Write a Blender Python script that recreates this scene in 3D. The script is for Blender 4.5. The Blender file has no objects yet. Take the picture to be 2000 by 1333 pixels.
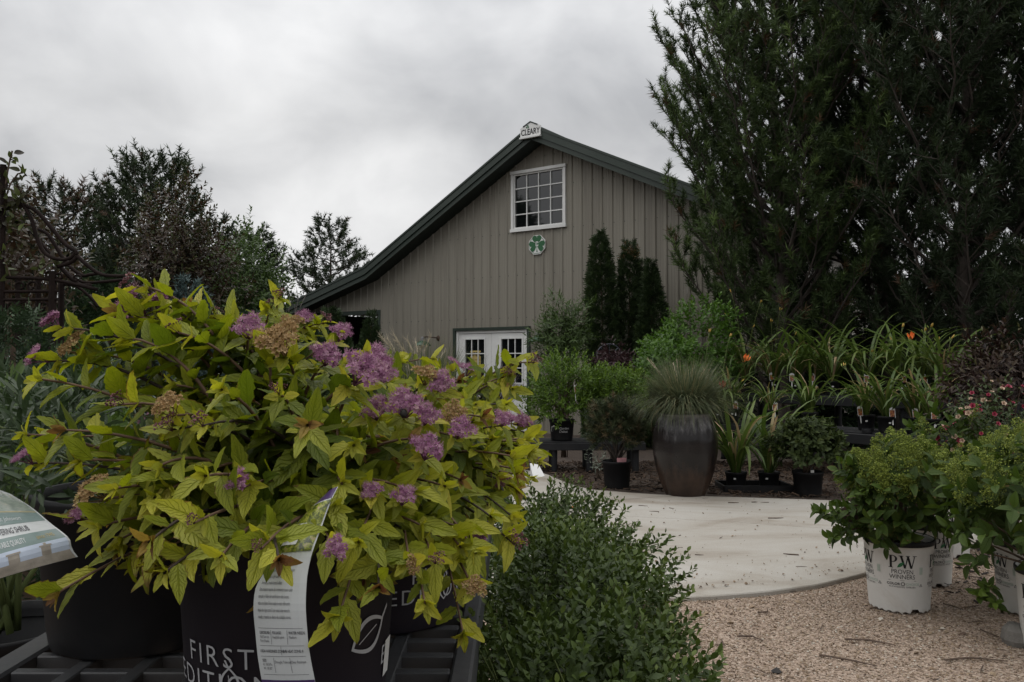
import bpy, math, random
import numpy as np
from mathutils import Matrix, Vector
rng = np.random.default_rng(11)
random.seed(5)
sc = bpy.context.scene
COL = sc.collection

# ------------------------------------------------------------------ camera
F = 1600.0                      # focal length in photo pixels (photo 2000 wide)
PITCH = math.atan(42.5 / F)
CAMH = 1.2
cd = bpy.data.cameras.new('camera')
cd.sensor_width = 36.0
cd.lens = F / 2000 * 36.0
cd.clip_start = 0.02
cd.clip_end = 2000
cam = bpy.data.objects.new('camera', cd)
cam.location = (0, 0, CAMH)
cam.rotation_euler = (math.pi / 2 + PITCH, 0, 0)
COL.objects.link(cam)
sc.camera = cam

# ------------------------------------------------------------------ world, sun, exposure
sc.view_settings.view_transform = 'Standard'
sc.view_settings.look = 'None'
sc.view_settings.exposure = 0.0
sc.view_settings.gamma = 1.0
sc.view_settings.use_curve_mapping = False
SUN_EL, SUN_AZ = math.radians(60), math.radians(-70)     # high, to the left
w = bpy.data.worlds.new('World'); sc.world = w; w.use_nodes = True
nt = w.node_tree; nt.nodes.clear()
def N(t, typ, **kw):
    n = t.nodes.new(typ)
    for k, v in kw.items():
        if k.startswith('i_'):
            n.inputs[k[2:].replace('_', ' ')].default_value = v
        else: setattr(n, k, v)
    return n
out = N(nt, 'ShaderNodeOutputWorld'); bg = N(nt, 'ShaderNodeBackground'); bg.inputs['Strength'].default_value = 0.1
sky = N(nt, 'ShaderNodeTexSky', sky_type='NISHITA', sun_disc=False, sun_elevation=SUN_EL, sun_rotation=SUN_AZ, dust_density=4.0)
tc = N(nt, 'ShaderNodeTexCoord'); sep = N(nt, 'ShaderNodeSeparateXYZ')
nt.links.new(tc.outputs['Generated'], sep.inputs[0])
mx = N(nt, 'ShaderNodeMath', operation='MAXIMUM'); mx.inputs[1].default_value = 0.0
nt.links.new(sep.outputs['Z'], mx.inputs[0])
ad = N(nt, 'ShaderNodeMath', operation='ADD'); ad.inputs[1].default_value = 0.6
nt.links.new(mx.outputs[0], ad.inputs[0])
dv = N(nt, 'ShaderNodeVectorMath', operation='DIVIDE')
cmb = N(nt, 'ShaderNodeCombineXYZ')
for k in 'XYZ': nt.links.new(ad.outputs[0], cmb.inputs[k])
nt.links.new(tc.outputs['Generated'], dv.inputs[0]); nt.links.new(cmb.outputs[0], dv.inputs[1])
mp = N(nt, 'ShaderNodeMapping'); mp.inputs['Location'].default_value = (4.24, 4.27, 0); mp.inputs['Scale'].default_value = (1.0, 1.0, 1.0)
nt.links.new(dv.outputs[0], mp.inputs[0])
n1 = N(nt, 'ShaderNodeTexNoise', i_Scale=1.7, i_Detail=5.0, i_Roughness=0.45, i_Distortion=0.3)
n2 = N(nt, 'ShaderNodeTexNoise', i_Scale=5.5, i_Detail=5.0, i_Roughness=0.5, i_Distortion=0.3)
nt.links.new(mp.outputs[0], n1.inputs['Vector']); nt.links.new(mp.outputs[0], n2.inputs['Vector'])
m1 = N(nt, 'ShaderNodeMix', data_type='FLOAT'); m1.inputs[0].default_value = 0.38
nt.links.new(n1.outputs['Fac'], m1.inputs[2]); nt.links.new(n2.outputs['Fac'], m1.inputs[3])
rp = N(nt, 'ShaderNodeValToRGB')
e = rp.color_ramp.elements
e[0].position = 0.38; e[0].color = (0.47, 0.478, 0.495, 1)
e[1].position = 0.68; e[1].color = (0.90, 0.90, 0.90, 1)
e.new(0.49).color = (0.635, 0.64, 0.65, 1)
nt.links.new(m1.outputs[0], rp.inputs[0])
# an overcast sky is about three times as bright overhead as near the horizon
zr = N(nt, 'ShaderNodeMapRange'); zr.inputs['From Min'].default_value = 0.28; zr.inputs['From Max'].default_value = 1.0; zr.inputs['To Min'].default_value = 10.0; zr.inputs['To Max'].default_value = 30.0
nt.links.new(sep.outputs['Z'], zr.inputs[0])
sc10 = N(nt, 'ShaderNodeVectorMath', operation='SCALE'); nt.links.new(zr.outputs[0], sc10.inputs['Scale'])
nt.links.new(rp.outputs[0], sc10.inputs[0])
mix = N(nt, 'ShaderNodeMix', data_type='RGBA'); mix.inputs[0].default_value = 0.97
nt.links.new(sky.outputs[0], mix.inputs[6]); nt.links.new(sc10.outputs[0], mix.inputs[7])
nt.links.new(mix.outputs[2], bg.inputs['Color']); nt.links.new(bg.outputs[0], out.inputs[0])
sd = bpy.data.lights.new('sun', 'SUN'); sd.energy = 0.6; sd.angle = math.radians(50); sd.color = (1, 0.96, 0.9)
so = bpy.data.objects.new('sun', sd)
sdir = Vector((math.sin(SUN_AZ) * math.cos(SUN_EL), math.cos(SUN_AZ) * math.cos(SUN_EL), math.sin(SUN_EL)))
so.rotation_euler = sdir.to_track_quat('Z', 'Y').to_euler(); so.location = sdir * 60
COL.objects.link(so)
cy = sc.cycles
cy.max_bounces = 6; cy.diffuse_bounces = 3; cy.glossy_bounces = 3; cy.transmission_bounces = 4; cy.transparent_max_bounces = 6
cy.use_denoising = True; cy.sample_clamp_indirect = 4.0; cy.caustics_reflective = False; cy.caustics_refractive = False

# ------------------------------------------------------------------ geometry helpers (numpy)
def nrm(a): return a / np.maximum(np.linalg.norm(a, axis=-1, keepdims=True), 1e-9)
def A(*x): return np.array(x, float)
def ray(px, py):
    x = (px - 1000) / F; z = -(py - 666.5) / F
    c, s = math.cos(PITCH), math.sin(PITCH)
    return A(x, c - s * z, s + c * z)
def P(px, py, d):
    r = ray(px, py); return r / r[1] * d + A(0, 0, CAMH)
def G(px, py, z=0.0):
    r = ray(px, py); p = r * ((z - CAMH) / r[2]); p[2] = z; return p
def gz(y):
    t = np.clip((np.asarray(y, float) - 9.0) / 4.0, 0, 1); return -0.25 * t * t * (3 - 2 * t)

def mesh_np(name, V, Fs, uv=None, tint=None, smooth=False):
    me = bpy.data.meshes.new(name)
    if not isinstance(Fs, (list, tuple)): Fs = [Fs]
    Fs = [np.asarray(f, np.int32) for f in Fs if len(f)]
    loops = np.concatenate([f.ravel() for f in Fs]).astype(np.int32)
    counts = np.concatenate([np.full(len(f), f.shape[1], np.int32) for f in Fs])
    starts = np.concatenate([[0], np.cumsum(counts)[:-1]]).astype(np.int32)
    me.vertices.add(len(V)); me.vertices.foreach_set('co', np.ascontiguousarray(V, np.float32).ravel())
    me.loops.add(len(loops)); me.loops.foreach_set('vertex_index', loops)
    me.polygons.add(len(counts)); me.polygons.foreach_set('loop_start', starts)
    me.polygons.foreach_set('use_smooth', np.full(len(counts), bool(smooth)))
    if uv is not None:
        l = me.uv_layers.new(name='UVMap'); l.data.foreach_set('uv', np.ascontiguousarray(uv[loops], np.float32).ravel())
    if tint is not None:
        a = me.attributes.new('tint', 'FLOAT', 'POINT'); a.data.foreach_set('value', np.ascontiguousarray(tint, np.float32))
    me.update(calc_edges=True)
    return me
def join(gs):
    V = []; Q = {}; o = 0
    for g in gs:
        v, fs = g[0], g[1]
        if not isinstance(fs, (list, tuple)): fs = [fs]
        for f in fs:
            f = np.asarray(f, int)
            if len(f): Q.setdefault(f.shape[1], []).append(f + o)
        V.append(np.asarray(v, float).reshape(-1, 3)); o += len(V[-1])
    return np.concatenate(V), [np.concatenate(x) for x in Q.values()]
BF = np.array([[0,3,2,1],[4,5,6,7],[0,1,5,4],[1,2,6,5],[2,3,7,6],[3,0,4,7]])
def box(c, s, M=None, taper=1.0):
    x, y, z = np.asarray(s, float) / 2
    v = np.array([[-x*taper,-y*taper,-z],[x*taper,-y*taper,-z],[x*taper,y*taper,-z],[-x*taper,y*taper,-z],[-x,-y,z],[x,-y,z],[x,y,z],[-x,y,z]])
    if M is not None: v = v @ np.asarray(M, float).T
    return v + np.asarray(c, float), [BF]
def bbox(c, s, b=.004, M=None):       # box with bevelled edges
    x, y, z = np.asarray(s, float) / 2; b = min(b, x*.9, y*.9, z*.9)
    v = []
    for sx in (-1, 1):
        for sy in (-1, 1):
            for sz in (-1, 1):
                v += [[sx*x, sy*(y-b), sz*(z-b)], [sx*(x-b), sy*y, sz*(z-b)], [sx*(x-b), sy*(y-b), sz*z]]
    v = np.array(v)
    def i(sx, sy, sz, k): return (((sx > 0)*2 + (sy > 0))*2 + (sz > 0))*3 + k
    q = []; t = []
    for s in (-1, 1):
        a = [i(s,-1,-1,0), i(s,1,-1,0), i(s,1,1,0), i(s,-1,1,0)]; q.append(a if s > 0 else a[::-1])
        a = [i(-1,s,-1,1), i(-1,s,1,1), i(1,s,1,1), i(1,s,-1,1)]; q.append(a if s > 0 else a[::-1])
        a = [i(-1,-1,s,2), i(1,-1,s,2), i(1,1,s,2), i(-1,1,s,2)]; q.append(a if s > 0 else a[::-1])
    for a_ in (-1, 1):
        for b_ in (-1, 1):
            q.append([i(a_,b_,-1,0), i(a_,b_,1,0), i(a_,b_,1,1), i(a_,b_,-1,1)])
            q.append([i(a_,-1,b_,0), i(a_,1,b_,0), i(a_,1,b_,2), i(a_,-1,b_,2)])
            q.append([i(-1,a_,b_,1), i(1,a_,b_,1), i(1,a_,b_,2), i(-1,a_,b_,2)])
            for c_ in (-1, 1): t.append([i(a_,b_,c_,0), i(a_,b_,c_,1), i(a_,b_,c_,2)])
    if M is not None: v = v @ np.asarray(M, float).T
    return v + np.asarray(c, float), [np.array(q), np.array(t)]
def tube(path, r, n=6, cap=True):
    p = np.asarray(path, float); m = len(p); r = np.broadcast_to(np.asarray(r, float), (m,))
    d = nrm(np.gradient(p, axis=0)); ref = A(0, 0, 1) if abs(d[:, 2]).mean() < .85 else A(1, 0, 0)
    x = nrm(np.cross(d, ref)); y = np.cross(x, d)
    th = np.arange(n) / n * 2 * np.pi
    v = p[:, None] + r[:, None, None] * (np.cos(th)[None, :, None] * x[:, None] + np.sin(th)[None, :, None] * y[:, None])
    v = v.reshape(-1, 3)
    i = np.arange(m - 1)[:, None] * n; k = np.arange(n)[None]; k2 = (k + 1) % n
    q = np.stack([i + k, i + k2, i + n + k2, i + n + k], -1).reshape(-1, 4)
    fs = [q]
    if cap:
        v = np.concatenate([v, p[:1], p[-1:]]); a = m * n
        fs.append(np.concatenate([np.stack([np.full(n, a), k2[0], k[0]], -1), np.stack([np.full(n, a + 1), k[0] + (m-1)*n, k2[0] + (m-1)*n], -1)]))
    return v, fs
def lathe(prof, n=32):
    pr = np.asarray(prof, float); m = len(pr); th = np.arange(n) / n * 2 * np.pi
    v = np.stack([pr[:, None, 0] * np.sin(th), -pr[:, None, 0] * np.cos(th), np.broadcast_to(pr[:, None, 1], (m, n))], -1).reshape(-1, 3)
    i = np.arange(m - 1)[:, None] * n; k = np.arange(n)[None]; k2 = (k + 1) % n
    return v, [np.stack([i + k, i + k2, i + n + k2, i + n + k], -1).reshape(-1, 4)]
def grid(Pts):
    Pts = np.asarray(Pts, float); m, n = Pts.shape[:2]
    i = np.arange(m - 1)[:, None] * n; k = np.arange(n - 1)[None]
    return Pts.reshape(-1, 3), [np.stack([i + k, i + k + 1, i + n + k + 1, i + n + k], -1).reshape(-1, 4)]
def prism(poly, h0, h1, plane=None):   # convex-or-star polygon extruded; plane=(origin, ux, uy, un)
    p = np.asarray(poly, float); n = len(p); c = p.mean(0)
    o, ux, uy, un = plane or (A(0,0,0), A(1,0,0), A(0,1,0), A(0,0,1))
    def to(q, h): return o + q[:, :1] * ux + q[:, 1:2] * uy + h * un
    v = np.concatenate([to(p, h0), to(p, h1), to(c[None], h0), to(c[None], h1)])
    k = np.arange(n); k2 = (k + 1) % n
    t = np.concatenate([np.stack([np.full(n, 2*n+1), k + n, k2 + n], -1), np.stack([np.full(n, 2*n), k2, k], -1)])
    return v, [np.stack([k, k2, k2 + n, k + n], -1), t]
def xf(g, M=None, t=(0, 0, 0), s=1.0):
    v = np.asarray(g[0]) * s
    if M is not None: v = v @ np.asarray(M, float).T
    return (v + np.asarray(t, float), g[1])
def rotz(a): c, s = math.cos(a), math.sin(a); return np.array([[c,-s,0],[s,c,0],[0,0,1.]])

# ------------------------------------------------------------------ object helpers
def thing(name, label, cat, loc=(0, 0, 0), group=None, rot=(0, 0, 0)):
    o = bpy.data.objects.new(name, None); o.location = [float(x) for x in loc]; o.rotation_euler = rot; o.empty_display_size = .05
    COL.objects.link(o); o['label'] = label; o['category'] = cat
    if group: o['group'] = group
    return o
def mobj(name, me, mat=None, parent=None, world=False, kind=None, label=None):
    o = bpy.data.objects.new(name, me)
    if mat is not None and not me.materials: me.materials.append(mat)
    COL.objects.link(o)
    if parent is not None:
        o.parent = parent
        if world:
            r = parent
            off = Vector(r.location)
            while r.parent: r = r.parent; off += Vector(r.location)
            o.matrix_parent_inverse = Matrix.Translation(-off)
    if kind: o['kind'] = kind
    if label: o['label'] = label
    return o
def part(name, g, mat, parent=None, world=False, smooth=False, kind=None, label=None, uv=None, tint=None):
    return mobj(name, mesh_np(name, g[0], g[1], uv=uv, tint=tint, smooth=smooth), mat, parent, world, kind, label)
def tag(o, label, cat, group=None):
    o['label'] = label; o['category'] = cat
    if group: o['group'] = group
    return o

# ------------------------------------------------------------------ materials
def new_mat(name):
    m = bpy.data.materials.new(name); m.use_nodes = True; t = m.node_tree; t.nodes.clear()
    o = N(t, 'ShaderNodeOutputMaterial'); b = N(t, 'ShaderNodeBsdfPrincipled'); t.links.new(b.outputs[0], o.inputs[0])
    return m, t, b, o
def plain(name, col, rough=.6, var=.15, scale=8., bump=0., metal=0., spec=.5, dirt=None, dirt_amt=.3, coords='Object', bscale=None, stretch=(1,1,1)):
    m, t, b, o = new_mat(name)
    b.inputs['Roughness'].default_value = rough; b.inputs['Metallic'].default_value = metal
    b.inputs['Specular IOR Level'].default_value = spec
    tc = N(t, 'ShaderNodeTexCoord'); mp = N(t, 'ShaderNodeMapping'); mp.inputs['Scale'].default_value = stretch
    t.links.new(tc.outputs[coords], mp.inputs[0])
    nz = N(t, 'ShaderNodeTexNoise', i_Scale=scale, i_Detail=6.0, i_Roughness=.6); t.links.new(mp.outputs[0], nz.inputs['Vector'])
    r = N(t, 'ShaderNodeValToRGB'); el = r.color_ramp.elements
    c = np.array(col)
    el[0].position = .3; el[1].position = .7
    el[0].color = (*(c * (1 - var)), 1); el[1].color = (*np.minimum(c * (1 + var), 1), 1)
    t.links.new(nz.outputs['Fac'], r.inputs[0]); last = r.outputs[0]
    if dirt is not None:
        n2 = N(t, 'ShaderNodeTexNoise', i_Scale=scale * .35, i_Detail=8.0, i_Roughness=.7, i_Distortion=.6); t.links.new(mp.outputs[0], n2.inputs['Vector'])
        r2 = N(t, 'ShaderNodeMapRange'); r2.inputs['From Min'].default_value = .5; r2.inputs['From Max'].default_value = .75; r2.inputs['To Max'].default_value = dirt_amt
        t.links.new(n2.outputs['Fac'], r2.inputs[0])
        mx = N(t, 'ShaderNodeMix', data_type='RGBA'); mx.inputs[7].default_value = (*dirt, 1)
        t.links.new(r2.outputs[0], mx.inputs[0]); t.links.new(last, mx.inputs[6]); last = mx.outputs[2]
    t.links.new(last, b.inputs['Base Color'])
    if bump:
        nb = N(t, 'ShaderNodeTexNoise', i_Scale=bscale or scale * 6, i_Detail=4.0); t.links.new(mp.outputs[0], nb.inputs['Vector'])
        bp = N(t, 'ShaderNodeBump', i_Strength=bump, i_Distance=.01); t.links.new(nb.outputs['Fac'], bp.inputs['Height']); t.links.new(bp.outputs[0], b.inputs['Normal'])
    return m
def leafmat(name, ramp, transl=.35, rough=.45, src='attr', veins=0., spec=.28, tcol=1.25, brown=0.):
    """ramp = [(pos, rgb)...] over the leaf's own tint; src 'attr' reads the point attribute, 'obj' the object colour."""
    m, t, b, o = new_mat(name)
    b.inputs['Roughness'].default_value = rough; b.inputs['Specular IOR Level'].default_value = spec
    if src == 'attr':
        a = N(t, 'ShaderNodeAttribute', attribute_name='tint'); fac = a.outputs['Fac']
    else:
        a = N(t, 'ShaderNodeObjectInfo'); s = N(t, 'ShaderNodeSeparateColor'); t.links.new(a.outputs['Color'], s.inputs[0]); fac = s.outputs[0]
    r = N(t, 'ShaderNodeValToRGB'); el = r.color_ramp.elements
    el[0].position, el[0].color = ramp[0][0], (*ramp[0][1], 1); el[1].position, el[1].color = ramp[-1][0], (*ramp[-1][1], 1)
    for p, c in ramp[1:-1]: el.new(p).color = (*c, 1)
    t.links.new(fac, r.inputs[0]); colr = r.outputs[0]
    if veins:
        uv = N(t, 'ShaderNodeUVMap'); s = N(t, 'ShaderNodeSeparateXYZ'); t.links.new(uv.outputs[0], s.inputs[0])
        ab = N(t, 'ShaderNodeMath', operation='ABSOLUTE'); t.links.new(s.outputs[0], ab.inputs[0])
        k = N(t, 'ShaderNodeMath', operation='MULTIPLY_ADD'); k.inputs[1].default_value = -.28; t.links.new(ab.outputs[0], k.inputs[0]); t.links.new(s.outputs[1], k.inputs[2])
        f = N(t, 'ShaderNodeMath', operation='MULTIPLY'); f.inputs[1].default_value = 9.0; t.links.new(k.outputs[0], f.inputs[0])
        pp = N(t, 'ShaderNodeMath', operation='PINGPONG'); pp.inputs[1].default_value = .5; t.links.new(f.outputs[0], pp.inputs[0])
        v1 = N(t, 'ShaderNodeMapRange', interpolation_type='SMOOTHSTEP'); v1.inputs['From Max'].default_value = .16; v1.inputs['To Min'].default_value = 1; v1.inputs['To Max'].default_value = 0; t.links.new(pp.outputs[0], v1.inputs[0])
        v2 = N(t, 'ShaderNodeMapRange', interpolation_type='SMOOTHSTEP'); v2.inputs['From Max'].default_value = .12; v2.inputs['To Min'].default_value = 1; v2.inputs['To Max'].default_value = 0; t.links.new(ab.outputs[0], v2.inputs[0])
        vm = N(t, 'ShaderNodeMath', operation='MAXIMUM'); t.links.new(v1.outputs[0], vm.inputs[0]); t.links.new(v2.outputs[0], vm.inputs[1])
        bp = N(t, 'ShaderNodeBump', i_Strength=.7, i_Distance=.002); bp.invert = True
        t.links.new(vm.outputs[0], bp.inputs['Height']); t.links.new(bp.outputs[0], b.inputs['Normal'])
        sc_ = N(t, 'ShaderNodeMath', operation='MULTIPLY'); sc_.inputs[1].default_value = veins; t.links.new(vm.outputs[0], sc_.inputs[0])
        nz = N(t, 'ShaderNodeTexNoise', i_Scale=60.0, i_Detail=4.0); tc2 = N(t, 'ShaderNodeTexCoord'); t.links.new(tc2.outputs['Object'], nz.inputs['Vector'])
        hs = N(t, 'ShaderNodeHueSaturation'); mr = N(t, 'ShaderNodeMapRange'); mr.inputs['From Min'].default_value = .3; mr.inputs['From Max'].default_value = .7; mr.inputs['To Min'].default_value = .8; mr.inputs['To Max'].default_value = 1.15
        t.links.new(nz.outputs['Fac'], mr.inputs[0]); t.links.new(mr.outputs[0], hs.inputs['Value']); t.links.new(colr, hs.inputs['Color'])
        mxx = N(t, 'ShaderNodeMix', data_type='RGBA', blend_type='MULTIPLY'); mxx.inputs[7].default_value = (.62, .72, .5, 1)
        t.links.new(sc_.outputs[0], mxx.inputs[0]); t.links.new(hs.outputs[0], mxx.inputs[6]); colr = mxx.outputs[2]
    if brown:
        uv2 = N(t, 'ShaderNodeUVMap'); s2 = N(t, 'ShaderNodeSeparateXYZ'); t.links.new(uv2.outputs[0], s2.inputs[0])
        a2 = N(t, 'ShaderNodeMath', operation='ABSOLUTE'); t.links.new(s2.outputs[0], a2.inputs[0])
        m2 = N(t, 'ShaderNodeMath', operation='MAXIMUM'); t.links.new(a2.outputs[0], m2.inputs[0]); t.links.new(s2.outputs[1], m2.inputs[1])
        oi = N(t, 'ShaderNodeObjectInfo'); tc3 = N(t, 'ShaderNodeTexCoord'); va = N(t, 'ShaderNodeVectorMath', operation='ADD'); t.links.new(tc3.outputs['Object'], va.inputs[0]); t.links.new(oi.outputs['Location'], va.inputs[1])
        n4 = N(t, 'ShaderNodeTexNoise', i_Scale=5.0, i_Detail=4.0); t.links.new(va.outputs[0], n4.inputs['Vector'])
        ml = N(t, 'ShaderNodeMath', operation='MULTIPLY'); t.links.new(m2.outputs[0], ml.inputs[0]); t.links.new(n4.outputs['Fac'], ml.inputs[1])
        mr3 = N(t, 'ShaderNodeMapRange', interpolation_type='SMOOTHSTEP'); mr3.inputs['From Min'].default_value = .52; mr3.inputs['From Max'].default_value = .64; mr3.inputs['To Max'].default_value = brown; t.links.new(ml.outputs[0], mr3.inputs[0])
        mb = N(t, 'ShaderNodeMix', data_type='RGBA'); mb.inputs[7].default_value = (.15, .07, .025, 1); t.links.new(mr3.outputs[0], mb.inputs[0]); t.links.new(colr, mb.inputs[6]); colr = mb.outputs[2]
    t.links.new(colr, b.inputs['Base Color'])
    if transl:
        tr = N(t, 'ShaderNodeBsdfTranslucent'); hs2 = N(t, 'ShaderNodeHueSaturation'); hs2.inputs['Value'].default_value = tcol; hs2.inputs['Saturation'].default_value = 1.08
        t.links.new(colr, hs2.inputs['Color']); t.links.new(hs2.outputs[0], tr.inputs['Color'])
        ms = N(t, 'ShaderNodeMixShader'); ms.inputs[0].default_value = transl
        t.links.new(b.outputs[0], ms.inputs[1]); t.links.new(tr.outputs[0], ms.inputs[2]); t.links.new(ms.outputs[0], o.inputs[0])
    return m
def leafpair(name, ramp, **k): return leafmat(name + '_each', ramp, src='obj', **k), leafmat(name + '_mass', ramp, src='attr', **k)

# ------------------------------------------------------------------ plant helpers
def leaf_tpl(W=.4, n=5, peak=.4, fold=.3, curl=.15, serr=0., wav=0., twist=0.):
    p = math.log(.5) / math.log(peak); t = np.linspace(0, 1, n + 1)
    wd = W / 2 * np.sin(np.pi * t ** p) ** .85
    if serr: wd[1:-1] *= 1 + serr * (np.arange(n - 1) % 2 * 2 - 1) * .5
    V = [[0, 0, 0]]; UV = [[0, 0]]
    for i in range(1, n):
        z = -curl * t[i] ** 2 + wav * math.sin(t[i] * 9)
        s = math.sin(twist * t[i]) * wd[i]
        lag = .05 * (1 if serr and i % 2 else 0)
        V += [[-wd[i], t[i] + lag, z + fold * wd[i] + s], [0, t[i], z], [wd[i], t[i] + lag, z + fold * wd[i] - s]]; UV += [[-1, t[i]], [0, t[i]], [1, t[i]]]
    V.append([0, 1, -curl]); UV.append([0, 1])
    T = [[0, 2, 1], [0, 3, 2]]
    for i in range(n - 2):
        a = 1 + 3 * i; b = a + 3
        T += [[a, a+1, b+1], [a, b+1, b], [a+1, a+2, b+2], [a+1, b+2, b+1]]
    a = 1 + 3 * (n - 2); e = len(V) - 1
    T += [[a, a+1, e], [a+1, a+2, e]]
    return np.array(V, float), np.array(T), np.array(UV, float)
def frames(d, up):
    d = nrm(d); x = nrm(np.cross(d, up)); z = np.cross(x, d)
    return np.stack([x, d, z], -1)
def inst(tpl, loc, d, up, size, tint=None):
    V, T, UV = tpl; n = len(loc); k = len(V)
    M = frames(d, up); size = np.broadcast_to(np.asarray(size, float), (n,))
    W = loc[:, None] + np.einsum('nij,kj->nki', M, V) * size[:, None, None]
    Fc = (T[None] + (np.arange(n) * k)[:, None, None]).reshape(-1, 3)
    tt = np.repeat(tint if tint is not None else np.full(n, .5), k)
    return W.reshape(-1, 3), Fc, np.tile(UV, (n, 1)), tt
def inst_multi(tpls, loc, d, up, size, tint):
    pick = rng.integers(0, len(tpls), len(loc)); outs = []
    size = np.broadcast_to(np.asarray(size, float), (len(loc),))
    for i, tp in enumerate(tpls):
        s = pick == i
        if s.any(): outs.append(inst(tp, loc[s], d[s], up[s], size[s], tint[s]))
    o = 0; VV = []; FF = []
    for v, f, u, t in outs: VV.append(v); FF.append(f + o); o += len(v)
    return np.concatenate(VV), np.concatenate(FF), np.concatenate([x[2] for x in outs]), np.concatenate([x[3] for x in outs])
CAMP = A(0, 0, CAMH)
def add_leaves(root, L, tpls, meshes, mats, n_obj, center, name='leaf', mass='foliage', base=None):
    """L = (loc, d, up, size, tint) in world coordinates; the n_obj that show largest become leaf parts, the rest one stuff part."""
    loc, d, up, size, tint = L
    off = np.array(root.location) if base is None else base
    n = len(loc); idx = np.arange(n); chosen = np.zeros(n, bool)
    if n_obj:
        tocam = nrm(CAMP - loc); outw = nrm(loc - np.asarray(center))
        dist = np.linalg.norm(CAMP - loc, axis=1)
        score = size / dist * (1.15 + (tocam * outw).sum(1) + .45 * outw[:, 2]) + rng.random(n) * .004 * size / dist
        chosen[np.argsort(-score)[:n_obj]] = True
    rest = ~chosen
    if rest.any():
        v, f, u, t = inst_multi(tpls, loc[rest] - off, d[rest], up[rest], size[rest], tint[rest])
        mobj(mass, mesh_np(mass, v, f, uv=u, tint=t, smooth=True), mats[1], root, kind='stuff')
    if n_obj:
        M = frames(d, up)
        for i in idx[chosen]:
            o = bpy.data.objects.new(name, meshes[random.randrange(len(meshes))])
            m = np.eye(4); m[:3, :3] = M[i] * size[i]; m[:3, 3] = loc[i] - off
            o.matrix_basis = Matrix(m.tolist()); o.color = (float(tint[i]), 0, 0, 1)
            COL.objects.link(o); o.parent = root
def leaf_meshes(tpls, mat, name='leaf'):
    r = []
    for v, t, u in tpls:
        me = mesh_np(name, v, t, uv=u, smooth=True); me.materials.append(mat); r.append(me)
    return r
def bez(a, b, c, n):
    t = np.linspace(0, 1, n)[:, None]; return (1-t)**2 * a + 2*t*(1-t) * b + t*t * c
def lump(dirs, seed, amt=.18, f=3.):
    r = np.random.default_rng(seed); s = np.zeros(len(dirs))
    for _ in range(6):
        k = r.normal(size=3) * f; s += np.sin(dirs @ k + r.random() * 6.28)
    return 1 + amt * s / 2.4
def bush_shoots(center, radii, n, seed, inner=.45, flat=-.35, amt=.18, upb=.5, f=3.):
    """positions and directions of n short shoots filling the outer part of an uneven ellipsoid"""
    r = np.random.default_rng(seed)
    dd = nrm(r.normal(size=(int(n * 2.2), 3))); dd = dd[dd[:, 2] > flat][:n]
    rr = inner + (1 - inner) * r.random(len(dd)) ** .55
    p = np.asarray(center) + dd * np.asarray(radii) * (rr * lump(dd, seed + 1, amt, f))[:, None]
    ax = nrm(dd * A(1, 1, .7) + A(0, 0, upb) + r.normal(size=dd.shape) * .25)
    return p, ax, rr
def whorl(p, ax, k, slen, llen, seed, spread=55, tip=.6, tintf=None, rr=None, jit=.25, rnd=.5):
    """k leaves spiralled along each short shoot"""
    r = np.random.default_rng(seed); n = len(p)
    ref = np.where(np.abs(ax[:, 2:3]) < .9, A(0, 0, 1)[None], A(1, 0, 0)[None])
    x = nrm(np.cross(ax, ref)); y = np.cross(ax, x)
    ph0 = r.random(n) * 6.28; LOC = []; D = []; U = []; S = []; T = []
    for j in range(k):
        t = (j + .5) / k; ph = ph0 + j * 2.4 + r.normal(size=n) * .2
        rad = np.cos(ph)[:, None] * x + np.sin(ph)[:, None] * y
        a = np.radians(spread * (1.15 - .7 * t) + r.normal(size=n) * 9)[:, None]
        d = nrm(np.cos(a) * ax + np.sin(a) * rad + r.normal(size=(n, 3)) * jit * .5)
        u = nrm(ax * 1.0 - rad * .4 + A(0, 0, .5) + r.normal(size=(n, 3)) * jit)
        LOC.append(p + ax * (slen * t)[..., None] if np.ndim(slen) else p + ax * slen * t); D.append(d); U.append(u)
        S.append(llen * (1 - (1 - tip) * t) * (1 - .3 * rnd + .6 * rnd * r.random(n)))
        T.append(np.full(n, t))
    LOC, D, U, S, T = map(np.concatenate, (LOC, D, U, S, T))
    return LOC, D, U, S, T
def pot_prof(R, H, taper=.84, rim=.012, lip=.03):
    r0 = R * taper
    return [(0, 0.004), (r0 - .004, .004), (r0 - .001, .002), (r0, .005), (r0 + (R - r0) * .15, H * .12), (R - .004, H - lip), (R, H - lip + .002), (R + rim * .4, H - .006), (R + rim * .3, H), (R - .004, H), (R - .006, H - .02), (R - .01, H - .035)]
def stems_to(root, base, targets, r0, r1, mat, off, name='stem', arch=.45, n=6, each=True, label=None):
    gs = []
    for t in targets:
        if t[2] - base[2] < .4 * np.linalg.norm((t - base)[:2]) - .02: continue
        mid = base * (1 - arch) + t * arch; mid = A(mid[0] * .8 + base[0] * .2, mid[1] * .8 + base[1] * .2, base[2] + (t[2] - base[2]) * .65)
        b = base + A(*(rng.normal(size=2) * .02), 0)
        g = tube(bez(b, mid, t, n) - off, np.linspace(r0, r1, n), 5)
        if each: part(name, g, mat, root, smooth=True)
        else: gs.append(g)
    if gs: part('stems', join(gs), mat, root, smooth=True, kind='stuff')
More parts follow.
